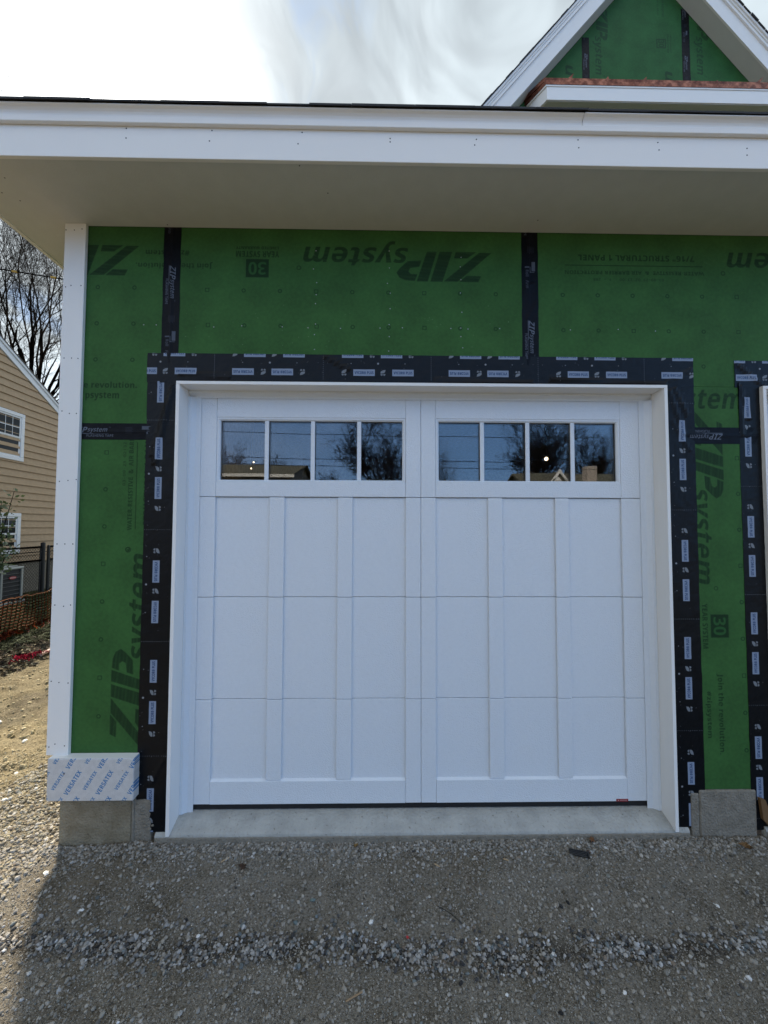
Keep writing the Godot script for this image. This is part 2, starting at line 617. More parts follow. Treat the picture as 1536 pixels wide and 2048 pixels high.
func trim_film_print() -> Texture2D:
	var s := Sheet.new(-1.85, 0.13, 0.50, 0.25, 800.0, lin(0.56, 0.55, 0.53))
	s.grain(29, 0.03, 0.04, 0.3, 0.10)
	var b := lin(0.03, 0.14, 0.36)
	var words := letters("VERSATEX")
	for i in range(-2, 5):
		for j in range(-1, 2):
			s.place(words, Vector2(-1.7795 + 0.173 * i + 0.006 * j, 0.248 + 0.14 * j), 0.116, 0.0195, 58, b, 0.9, 0.1)
			s.place(words, Vector2(-1.70 + 0.173 * i + 0.006 * j, 0.237 + 0.14 * j), 0.148, 0.0255, 59, b, 0.9, 0.1)
	s.place([poly([0, 0.5, 0.5, 0, 1, 0.2, 0.6, 1])], Vector2(-1.748, 0.285), 0.012, 0.009, 30, lin(0.1, 0.06, 0.03), 0.9)
	s.place([poly([0, 0.5, 0.5, 0, 1, 0.2, 0.6, 1])], Vector2(-1.43, 0.30), 0.006, 0.005, 30, lin(0.25, 0.16, 0.06), 0.8)
	return s.texture()

func gable_print() -> Texture2D:
	var s := Sheet.new(1.5, 6.9, 4.4, 2.65, 170.0, lin(0.032, 0.112, 0.038))
	s.grain(41, 0.02, 0.1, 0.15, 0.06)
	var k := lin(0.015, 0.035, 0.02)
	sheathing_logo(s, Vector2(3.045, 8.37), 1.0, -90, k, 0.6, 0.4)
	sheathing_logo(s, Vector2(4.46, 8.4), 1.0, -90, k, 0.6, 0.4)
	s.place(letters("u", true, 0.2), Vector2(2.577, 7.92), 0.16, 0.1, -90, k, 0.6)
	s.place(letters("u", true, 0.2), Vector2(3.96, 7.86), 0.16, 0.1, -90, k, 0.6)
	s.ring(Vector2(3.868, 8.34), 0.095, 0.02, 4, PI / 4, k, 0.6)
	s.place(letters("30"), Vector2(3.868, 8.34), 0.1, 0.08, -90, k, 0.6)
	s.place(letters("YEAR SYSTEM"), Vector2(3.962, 8.345), 0.27, 0.025, -90, k, 0.45)
	s.place(letters("LIMITED WARRANTY"), Vector2(4.0, 8.345), 0.27, 0.018, -90, k, 0.45)
	s.place(letters("WATER-RESISTIVE"), Vector2(3.9, 8.9), 0.34, 0.03, -90, k, 0.5)
	s.place(letters("03-09-23 02:23"), Vector2(3.83, 8.9), 0.3, 0.02, -90, k, 0.5)
	return s.texture()

# ---------------------------------------------------------------- sky
func sky_image(sun: Vector3) -> Image:
	var w := 2048
	var h := 1024
	var f := PackedFloat32Array()
	f.resize(w * h * 3)
	var n1 := FastNoiseLite.new()
	n1.seed = 12
	n1.noise_type = FastNoiseLite.TYPE_SIMPLEX_SMOOTH
	n1.frequency = 1.1
	n1.fractal_octaves = 5
	n1.domain_warp_enabled = true
	n1.domain_warp_amplitude = 0.35
	n1.domain_warp_frequency = 0.8
	var n2 := FastNoiseLite.new()
	n2.seed = 31
	n2.frequency = 2.6
	n2.fractal_octaves = 4
	for y in h:
		var el := (0.5 - (y + 0.5) / h) * PI
		var sy := sin(el)
		var cy := cos(el)
		if sy < -0.02:
			for x in w:
				var o := (y * w + x) * 3
				f[o] = 0.20
				f[o + 1] = 0.19
				f[o + 2] = 0.17
			continue
		var hz := pow(1.0 - clampf(sy, 0, 1), 4.0)
		var blue := Vector3(0.10, 0.235, 0.51).lerp(Vector3(0.18, 0.375, 0.67), hz)
		for x in w:
			var az := (x + 0.5) / w * TAU
			var d := Vector3(sin(az) * cy, sy, -cos(az) * cy)
			var dt := clampf(d.dot(sun), -1, 1)
			var ang := acos(dt)
			var p := Vector2(d.x, d.z) / (maxf(sy, 0.0) + 0.18)
			# wind-drawn streaks: long along one bearing, narrow across it
			var al := p.x * 0.42 - p.y * 0.91
			var cr := p.x * 0.91 + p.y * 0.42
			var b := n2.get_noise_2d(al * 0.5, cr * 1.05) * 0.5 + 0.5
			var wob := n2.get_noise_2d(al * 0.35 + 7.0, cr * 0.5) * 0.55
			var a := n1.get_noise_2d(al * 0.75 + cr * 0.25, (cr + wob) * 1.5) * 0.5 + 0.5
			var cov := lerpf(0.865, lerpf(0.04, 0.62, smoothstep(0.25, 0.8, sy)), smoothstep(1.15, 2.2, ang))  # extra cover overhead and behind, added to light the shaded front
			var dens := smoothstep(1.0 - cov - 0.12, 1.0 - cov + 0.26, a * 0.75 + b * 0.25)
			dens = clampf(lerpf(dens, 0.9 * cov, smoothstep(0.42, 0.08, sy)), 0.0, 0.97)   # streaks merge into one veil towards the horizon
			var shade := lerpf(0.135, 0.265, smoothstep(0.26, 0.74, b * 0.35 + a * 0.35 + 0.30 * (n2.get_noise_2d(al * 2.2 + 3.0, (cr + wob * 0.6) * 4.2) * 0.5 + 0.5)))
			var cl := Vector3(0.85, 0.98, 1.04).lerp(Vector3(1.0, 0.97, 0.92), smoothstep(0.9, 1.7, ang)) * shade * (1.0 + 0.55 * smoothstep(0.55, 0.12, sy)) * lerpf(1.0, 2.1, smoothstep(0.9, 1.8, ang))   # clouds facing the sun whiter; out-of-view ones brightened to fill the shaded front
			var col := blue.lerp(cl, dens)
			var glow := 1.7 * exp(-pow(ang / 0.125, 2.0)) + 0.20 * exp(-ang / 0.22) + 0.10 * exp(-ang / 0.6)
			col += Vector3(1.0, 0.985, 0.95) * glow * (0.75 + 0.25 * dens) * (0.6 + 0.8 * smoothstep(0.2, 0.8, a * 0.5 + b * 0.5))
			var o := (y * w + x) * 3
			f[o] = col.x
			f[o + 1] = col.y
			f[o + 2] = col.z
	return Image.create_from_data(w, h, false, Image.FORMAT_RGBF, f.to_byte_array())

# ---------------------------------------------------------------- ground
var gn := FastNoiseLite.new()
var gf := FastNoiseLite.new()
func gh(x: float, z: float) -> float:
	var y := -0.122 - 0.03 * smoothstep(0.12, 0.85, z) - 0.03 * smoothstep(1.0, 4.0, z)
	var left := smoothstep(-1.6, -3.2, x) * smoothstep(2.5, 0.6, z)
	y = lerpf(y, -0.10, left)
	y += 0.10 * smoothstep(-4.4, -5.2, x) * smoothstep(1.5, -0.5, z) + 0.08 * smoothstep(-6.0, -7.6, x) * smoothstep(1.5, -0.5, z)
	var band := exp(-pow((z - band_z(x)) / 0.055, 2.0)) * smoothstep(-2.4, -1.6, x)
	var near := smoothstep(9.0, 3.0, Vector2(x + 1.5, z).length())
	y -= band * 0.004
	y += near * (gn.get_noise_2d(x * 3.0, z * 3.0) * (0.016 + 0.02 * left) + gn.get_noise_2d(x * 13.0 + 9.0, z * 13.0) * (0.005 + 0.022 * left) + gf.get_noise_2d(x * 24.0, z * 24.0) * (0.005 + 0.006 * left))
	if x < -4.3 and x > -5.6 and z > -7.0 and z < 1.0:
		y += 0.05 * smoothstep(-4.3, -4.6, x) * smoothstep(-5.6, -5.2, x) * (0.6 + gn.get_noise_2d(x * 14.0, z * 14.0))
	return y

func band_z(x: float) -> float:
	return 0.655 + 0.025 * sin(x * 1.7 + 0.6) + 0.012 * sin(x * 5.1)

func axis(lo: float, hi: float, fine: float, far: float) -> PackedFloat32Array:
	var a := PackedFloat32Array()
	var x := lo
	while x < hi:
		a.append(x)
		x += fine
	var neg := PackedFloat32Array()
	var st := fine
	x = lo
	while x > -far:
		st *= 1.22
		x -= st
		neg.append(x)
	neg.reverse()
	st = fine
	x = a[a.size() - 1]
	while x < far:
		st *= 1.22
		x += st
		a.append(x)
	neg.append_array(a)
	return neg

func build_ground() -> void:
	gn.seed = 4
	gn.frequency = 0.35
	gn.fractal_octaves = 3
	gf.seed = 8
	gf.frequency = 0.5
	gf.fractal_octaves = 3
	var xs := axis(-3.4, 2.4, 0.018, 320.0)
	var zs := axis(-3.2, 1.15, 0.018, 320.0)
	var m := MB.new()
	var nx := xs.size()
	for z in zs:
		for x in xs:
			m.v.append(Vector3(x, gh(x, z), z))
			m.n.append(Vector3.UP)
			# what the ground is made of, plus shade painted under the gravel band
			var nz := gn.get_noise_2d(x * 1.3 + 40.0, z * 1.3)
			var grey := Vector3(0.30, 0.272, 0.224)
			var tan_ := Vector3(0.41, 0.345, 0.22)
			var c := grey.lerp(tan_, smoothstep(-1.75, -2.9, x + nz * 0.5) * smoothstep(1.8, 0.4, z))
			c = c.lerp(Vector3(0.23, 0.198, 0.148), smoothstep(0.0, 0.4, nz) * 0.7)
			c = c.lerp(Vector3(0.13, 0.115, 0.095), exp(-pow((z - band_z(x)) / 0.05, 2.0)) * smoothstep(-2.4, -1.6, x) * smoothstep(-0.35, 0.1, gn.get_noise_2d(x * 9.0, z * 9.0 + 5.0)))  # shade in the gaps between band stones, painted into the soil colour
			c = c.lerp(Vector3(0.06, 0.045, 0.03), smoothstep(-4.35, -4.6, x + nz * 0.3) * smoothstep(-8.0, -6.5, z) * smoothstep(2.0, 0.5, z))
			c = c.lerp(Vector3(0.10, 0.10, 0.04), smoothstep(-5.2, -5.6, x) * smoothstep(6.0, 3.0, z))
			c = c.lerp(Vector3(0.33, 0.28, 0.205), smoothstep(2.5, 5.0, z))
			c = c.lerp(Vector3(0.13, 0.14, 0.055), smoothstep(20.3, 20.6, z))
			c = c.lerp(Vector3(0.10, 0.105, 0.045), smoothstep(-9.0, -11.0, z))
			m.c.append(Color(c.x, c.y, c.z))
	for j in zs.size() - 1:
		for i in nx - 1:
			var a := j * nx + i
			m.ix.append(a); m.ix.append(a + 1); m.ix.append(a + nx)
			m.ix.append(a + 1); m.ix.append(a + nx + 1); m.ix.append(a + nx)
	# smooth normals from the height field
	for j in zs.size():
		for i in nx:
			var a := j * nx + i
			var l := m.v[j * nx + maxi(i - 1, 0)]
			var r := m.v[j * nx + mini(i + 1, nx - 1)]
			var u := m.v[maxi(j - 1, 0) * nx + i]
			var d := m.v[mini(j + 1, zs.size() - 1) * nx + i]
			m.n[a] = (d - u).cross(r - l).normalized()
	var gm := StandardMaterial3D.new()
	gm.vertex_color_use_as_albedo = true
	gm.albedo_texture = noise_tex(51, 0.035, 5, [[0.22, lin(0.42, 0.40, 0.37)], [0.45, lin(0.80, 0.79, 0.77)], [0.62, lin(0.95, 0.95, 0.94)], [0.8, lin(1, 1, 1)]], 1024)
	gm.uv1_triplanar = true
	gm.uv1_world_triplanar = true
	gm.uv1_scale = Vector3.ONE * 1.6
	gm.roughness = 0.95
	gm.metallic_specular = 0.3
	gm.normal_enabled = true
	gm.normal_texture = normal_tex(57, 0.12, 5, 9.0, 1024)
	gm.normal_scale = 1.6
	over(gm, noise_tex(59, 0.012, 5, [[0.25, lin(0.66, 0.64, 0.60)], [0.55, lin(0.95, 0.94, 0.92)], [0.8, lin(1, 1, 1)]], 512), 0.7)
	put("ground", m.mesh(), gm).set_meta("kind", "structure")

func stone_mesh(seed_: int, flat: float) -> ArrayMesh:
	var r := RandomNumberGenerator.new()
	r.seed = seed_
	var ph := (1.0 + sqrt(5.0)) / 2.0
	var p: Array[Vector3] = [Vector3(-1, ph, 0), Vector3(1, ph, 0), Vector3(-1, -ph, 0), Vector3(1, -ph, 0), Vector3(0, -1, ph), Vector3(0, 1, ph), Vector3(0, -1, -ph), Vector3(0, 1, -ph), Vector3(ph, 0, -1), Vector3(ph, 0, 1), Vector3(-ph, 0, -1), Vector3(-ph, 0, 1)]
	for i in 12:
		p[i] = p[i].normalized() * r.randf_range(0.72, 1.12) * Vector3(1.0, flat, r.randf_range(0.75, 0.9))
	var fs := [0, 11, 5, 0, 5, 1, 0, 1, 7, 0, 7, 10, 0, 10, 11, 1, 5, 9, 5, 11, 4, 11, 10, 2, 10, 7, 6, 7, 1, 8, 3, 9, 4, 3, 4, 2, 3, 2, 6, 3, 6, 8, 3, 8, 9, 4, 9, 5, 2, 4, 11, 6, 2, 10, 8, 6, 7, 9, 8, 1]
	var m := MB.new()
	for i in range(0, fs.size(), 3):
		var a: Vector3 = p[fs[i]]
		var b: Vector3 = p[fs[i + 1]]
		var d: Vector3 = p[fs[i + 2]]
		m.tri(a, b, d, a + b + d)
	return m.mesh()

func stuff_copies(called: String, mesh: Mesh, m: Material, xf: Array[Transform3D], cols: PackedColorArray) -> MultiMeshInstance3D:
	var mm := MultiMesh.new()
	mm.transform_format = MultiMesh.TRANSFORM_3D
	mm.use_colors = true
	mm.mesh = mesh
	mm.instance_count = xf.size()
	var buf := PackedFloat32Array()
	buf.resize(xf.size() * 16)
	for i in xf.size():
		var t := xf[i]
		var o := i * 16
		buf[o] = t.basis.x.x; buf[o + 1] = t.basis.y.x; buf[o + 2] = t.basis.z.x; buf[o + 3] = t.origin.x
		buf[o + 4] = t.basis.x.y; buf[o + 5] = t.basis.y.y; buf[o + 6] = t.basis.z.y; buf[o + 7] = t.origin.y
		buf[o + 8] = t.basis.x.z; buf[o + 9] = t.basis.y.z; buf[o + 10] = t.basis.z.z; buf[o + 11] = t.origin.z
		buf[o + 12] = cols[i].r; buf[o + 13] = cols[i].g; buf[o + 14] = cols[i].b; buf[o + 15] = 1.0
	mm.buffer = buf
	var o := MultiMeshInstance3D.new()
	o.name = fresh_name(called, self)
	o.multimesh = mm
	o.material_override = m
	add_child(o, true)
	o.set_meta("kind", "stuff")
	return o

func stone_color(r: RandomNumberGenerator, warm: float, dust := 0.0) -> Color:
	var k := r.randf()
	var v := r.randf_range(0.11, 0.40)
	var c := Vector3(1.0, 0.95, 0.87) * v
	if k < 0.12:
		c = Vector3(0.9, 1.0, 0.98) * r.randf_range(0.09, 0.2)
	elif k < 0.26:
		c = Vector3(1.0, 0.97, 0.95) * r.randf_range(0.03, 0.08)
	elif k < 0.34:
		c = Vector3(1.0, 0.8, 0.6) * r.randf_range(0.12, 0.22)
	elif k < 0.40:
		c = Vector3(1.0, 0.99, 0.96) * r.randf_range(0.3, 0.5)
	elif k < 0.408:
		c = Vector3(1.0, 1.0, 0.98) * r.randf_range(0.6, 0.75)
	c = c.lerp(Vector3(0.46, 0.38, 0.23) * (0.7 + 0.6 * r.randf()), warm)
	c = c.lerp(Vector3(0.295, 0.268, 0.222) * (0.7 + 0.5 * r.randf()), dust)
	return Color(c.x, c.y, c.z)

func build_gravel() -> void:
	var r := RandomNumberGenerator.new()
	r.seed = 2024
	var sets: Array = []
	for k in 4:
		var empty: Array[Transform3D] = []
		sets.append([empty, PackedColorArray()])
	var spread := func(count: int, x0: float, x1: float, z0: float, z1: float, s0: float, s1: float, pw: float, warm: float, mode: int) -> void:
		for i in count:
			var x := r.randf_range(x0, x1)
			var z := r.randf_range(z0, z1)
			if mode == 1:
				z = band_z(x) + r.randfn(0.0, 0.022 + 0.028 * absf(gn.get_noise_2d(x * 5.0, 3.0)) * 2.0)
				if gn.get_noise_2d(x * 7.0, z * 12.0) < r.randf_range(-0.5, 0.15):
					continue
			elif mode == 2:
				z = 0.125 + absf(r.randfn(0.0, 0.055))
			elif mode == 3:
				# patches
				if gn.get_noise_2d(x * 9.0, z * 9.0) < r.randf_range(-0.25, 0.25):
					continue
			if z < 0.118 and x > -1.83:
				continue
			var s := s0 + (s1 - s0) * pow(r.randf(), pw)
			var b := Basis(Vector3.UP, r.randf() * TAU) * Basis(Vector3.RIGHT, r.randfn(0.0, 0.35)) * Basis(Vector3.BACK, r.randfn(0.0, 0.35))
			var k := r.randi() % 4
			b = b.scaled_local(Vector3(s, s * r.randf_range(0.7, 1.0), s) * 0.5)
			sets[k][0].append(Transform3D(b, Vector3(x, gh(x, z) + s * r.randf_range(0.02, 0.22) + (r.randf() * 0.010 if mode == 1 else 0.0), z)))
			sets[k][1].append(stone_color(r, warm * (r.randf() if warm < 0.5 else 1.0), 0.0 if mode == 1 or warm >= 0.3 else (0.35 if mode == 2 else (0.7 if r.randf() < 0.75 else 0.0))))
	spread.call(70000, -2.1, 2.3, 0.11, 1.05, 0.0025, 0.0062, 1.5, 0.25, 0)
	spread.call(20000, -2.1, 2.3, 0.11, 1.05, 0.005, 0.014, 1.8, 0.2, 3)
	spread.call(7000, -2.1, 2.3, 0.11, 1.05, 0.004, 0.011, 1.3, 0.25, 0)
	spread.call(5200, -2.1, 2.3, 0.11, 1.05, 0.009, 0.026, 2.2, 0.15, 0)
	spread.call(7600, -2.1, 2.3, 0.5, 0.8, 0.006, 0.025, 1.7, 0.0, 1)
	spread.call(5200, -1.9, 2.3, 0.12, 0.3, 0.006, 0.024, 1.6, 0.1, 2)
	spread.call(10000, -2.9, -1.82, -0.8, 1.0, 0.004, 0.020, 1.9, 0.72, 0)
	spread.call(5000, -2.5, -1.82, -0.6, 0.6, 0.008, 0.03, 1.6, 0.35, 0)
	spread.call(4500, -5.2, -2.6, -4.2, 0.6, 0.008, 0.045, 2.4, 0.9, 0)
	# pale chips that catch the eye, where the photograph has them
	for w: Array in [[-0.05, 0.55, 0.021], [0.55, 0.68, 0.018], [0.72, 0.68, 0.017], [0.58, 0.74, 0.020], [1.59, 0.49, 0.017], [1.16, 0.64, 0.018], [0.94, 0.81, 0.016], [-1.39, 0.49, 0.020], [0.48, 0.81, 0.013], [0.98, 0.51, 0.013], [-1.72, 0.29, 0.028], [-2.6, -0.5, 0.03], [-2.9, -0.9, 0.04], [-3.4, -1.2, 0.05], [-3.0, -1.5, 0.045], [-2.4, -0.2, 0.03]]:
		var b := Basis(Vector3.UP, r.randf() * TAU).scaled_local(Vector3(w[2], w[2] * 0.6, w[2] * 0.75) * 0.72)
		sets[0][0].append(Transform3D(b, Vector3(w[0], gh(w[0], w[1]) + w[2] * 0.15, w[1])))
		sets[0][1].append(Color(0.72, 0.71, 0.67))
	for w: Array in [[-0.33, 0.45, 0.03, 0.13, 0.17, 0.16], [-0.39, 0.55, 0.026, 0.13, 0.165, 0.165], [0.88, 0.48, 0.024, 0.02, 0.02, 0.02], [-0.74, 0.68, 0.026, 0.02, 0.02, 0.02], [-0.89, 0.53, 0.024, 0.03, 0.03, 0.03], [0.66, 0.87, 0.02, 0.02, 0.02, 0.02]]:
		var b := Basis(Vector3.UP, r.randf() * TAU).scaled_local(Vector3(w[2], w[2] * 0.6, w[2] * 0.8) * 0.5)
		sets[1][0].append(Transform3D(b, Vector3(w[0], gh(w[0], w[1]) + w[2] * 0.15, w[1])))
		sets[1][1].append(Color(w[3], w[4], w[5]))
	var sm := plain(Color.WHITE, 0.85)
	sm.vertex_color_use_as_albedo = true
	sm.metallic_specular = 0.35
	for k in 4:
		stuff_copies("gravel", stone_mesh(100 + k * 7, [0.62, 0.75, 0.5, 0.85][k]), sm, sets[k][0], sets[k][1])

func flake_mesh() -> ArrayMesh:
	var m := MB.new()
	var a := Vector3(-0.5, 0.0, 0.0)
	var b := Vector3(0.0, 0.12, 0.28)
	var d := Vector3(0.5, 0.02, 0.05)
	var e := Vector3(0.05, 0.10, -0.26)
	m.quad(a, b, d, e, Vector3.UP)
	var dn := Vector3(0, -0.03, 0)
	m.quad(a + dn, b + dn, d + dn, e + dn, Vector3.DOWN)
	m.quad(a, b, b + dn, a + dn, Vector3(-1, 0, 1)); m.quad(b, d, d + dn, b + dn, Vector3(1, 0, 1))
	m.quad(d, e, e + dn, d + dn, Vector3(1, 0, -1)); m.quad(e, a, a + dn, e + dn, Vector3(-1, 0, -1))
	return m.mesh()

func build_litter() -> void:
	var r := RandomNumberGenerator.new()
	r.seed = 66
	var sm := plain(Color.WHITE, 0.9)
	sm.vertex_color_use_as_albedo = true
	var xf: Array[Transform3D] = []
	var cs := PackedColorArray()
	for i in 5200:
		var x := r.randf_range(-5.5, -4.3)
		var z := r.randf_range(-6.5, 0.5)
		var s := r.randf_range(0.025, 0.09)
		var b := Basis.from_euler(Vector3(r.randfn(0, 0.5), r.randf() * TAU, r.randfn(0, 0.5))).scaled_local(Vector3.ONE * s)
		xf.append(Transform3D(b, Vector3(x, gh(x, z) + 0.012, z)))
		var k := r.randf()
		if k < 0.6:
			cs.append(Color(0.05, 0.035, 0.022) * r.randf_range(0.6, 1.8))
		elif k < 0.85:
			cs.append(Color(0.20, 0.15, 0.09) * r.randf_range(0.6, 1.4))
		else:
			cs.append(Color(0.34, 0.30, 0.22))
	stuff_copies("leaf_mulch", flake_mesh(), sm, xf, cs)
	# pale green straw blanket torn along the net
	var st := MB.new()
	st.tube(PackedVector3Array([Vector3(-0.5, 0, 0), Vector3(0, 0.06, 0.03), Vector3(0.5, 0, 0)]), PackedFloat32Array([0.02, 0.025, 0.015]), 4)
	var xf2: Array[Transform3D] = []
	var cs2 := PackedColorArray()
	for i in 9000:
		var z := r.randf_range(-6.0, -1.2)
		var x := -5.08 + 0.06 * sin(z * 3.0) + r.randfn(0, 0.12)
		if gn.get_noise_2d(x * 6.0, z * 6.0) < -0.1:
			continue
		var b := Basis.from_euler(Vector3(r.randfn(0, 0.35), r.randf() * TAU, r.randfn(0, 0.3))).scaled_local(Vector3.ONE * r.randf_range(0.05, 0.16))
		xf2.append(Transform3D(b, Vector3(x, gh(x, z) + r.randf_range(0.01, 0.06), z)))
		cs2.append(Color(0.52, 0.60, 0.42) * r.randf_range(0.6, 1.4))
	stuff_copies("straw", st.mesh(), sm, xf2, cs2)
	# grass between the net and the neighbour's wall
	var gr := MB.new()
	for k in 5:
		var a := TAU * k / 5.0
		var o := Vector3(cos(a), 0, sin(a)) * 0.03
		var side := Vector3(-sin(a), 0, cos(a)) * 0.008
		var tip := o * 2.2 + Vector3(0, 0.10, 0)
		gr.tri(o - side, o + side, tip, Vector3(cos(a), 0.2, sin(a)))
	var xf3: Array[Transform3D] = []
	var cs3 := PackedColorArray()
	for i in 9000:
		var x := r.randf_range(-7.9, -5.15)
		var z := r.randf_range(-9.5, -1.5)
		if x < -7.0 and r.randf() < 0.7:
			continue
		var b := Basis(Vector3.UP, r.randf() * TAU).scaled_local(Vector3.ONE * r.randf_range(0.5, 1.2))
		xf3.append(Transform3D(b, Vector3(x, gh(x, z) - 0.005, z)))
		cs3.append(Color(0.12, 0.125, 0.04) * r.randf_range(0.5, 1.4))
	stuff_copies("grass", gr.mesh(), sm, xf3, cs3)

# ---------------------------------------------------------------- the house
func tape_sheet(x0: float, y0: float, x1: float, y1: float, z: float, along_y: bool, u0: float, v0: float, ulen: float, vlen: float, folds: Array, seed_: int, flip := false) -> MB:
	# a thin sheet with small wrinkles; u runs along the tape
	var m := MB.new()
	var nz := FastNoiseLite.new()
	nz.seed = seed_
	nz.frequency = 1.0
	var nx := maxi(2, int((x1 - x0) / 0.016))
	var ny := maxi(2, int((y1 - y0) / 0.016))
	var grid: Array[Vector3] = []
	for j in ny + 1:
		for i in nx + 1:
			var x := lerpf(x0, x1, float(i) / nx)
			var y := lerpf(y0, y1, float(j) / ny)
			var w := absf(nz.get_noise_2d(x * 9.0, y * 9.0)) * 0.0026
			for f: Array in folds:
				var p := Vector2(f[0], f[1])
				var q := Vector2(f[2], f[3])
				var e := (q - p).normalized()
				var l := (Vector2(x, y) - p)
				var s := l.dot(e)
				if s > 0.0 and s < (q - p).length():
					var dd := absf(l.cross(e))
					w += 2.0 * float(f[4]) * exp(-pow(dd / 0.012, 2.0))
			var ex := nz.get_noise_2d(y * 6.0, 3.0) * 0.003 if (i == 0 or i == nx) else 0.0
			grid.append(Vector3(x + (ex if not along_y or i == 0 or i == nx else 0.0), y, z + w))
	for j in ny:
		for i in nx:
			var a := j * (nx + 1) + i
			for k: Array in [[a, a + 1, a + nx + 2], [a, a + nx + 2, a + nx + 1]]:
				var p: Vector3 = grid[k[0]]
				var q: Vector3 = grid[k[1]]
				var s: Vector3 = grid[k[2]]
				var nn := (q - p).cross(s - p).normalized()
				var b := m.v.size()
				for o: Vector3 in [p, s, q]:
					m.v.append(o)
					m.n.append(nn)
					var lu := (o.y if along_y else o.x)
					var lv := (-o.x if along_y else o.y)
					if flip:
						lu = -lu
						lv = -lv
					m.t.append(Vector2((lu - u0) / ulen, 1.0 - (lv - v0) / vlen))
				m.ix.append(b); m.ix.append(b + 1); m.ix.append(b + 2)
	# edges of the sheet
	var back := z - 0.0008
	var edge := func(a: Vector3, b: Vector3, hint: Vector3) -> void:
		var k := m.v.size()
		m.quad(a, b, Vector3(b.x, b.y, back), Vector3(a.x, a.y, back), hint)
		while m.t.size() < m.v.size():
			m.t.append(Vector2(0.03, 0.9))
	for i in nx:
		edge.call(grid[i], grid[i + 1], Vector3.DOWN)
		edge.call(grid[ny * (nx + 1) + i], grid[ny * (nx + 1) + i + 1], Vector3.UP)
	for j in ny:
		edge.call(grid[j * (nx + 1)], grid[(j + 1) * (nx + 1)], Vector3.LEFT)
		edge.call(grid[j * (nx + 1) + nx], grid[(j + 1) * (nx + 1) + nx], Vector3.RIGHT)
	return m

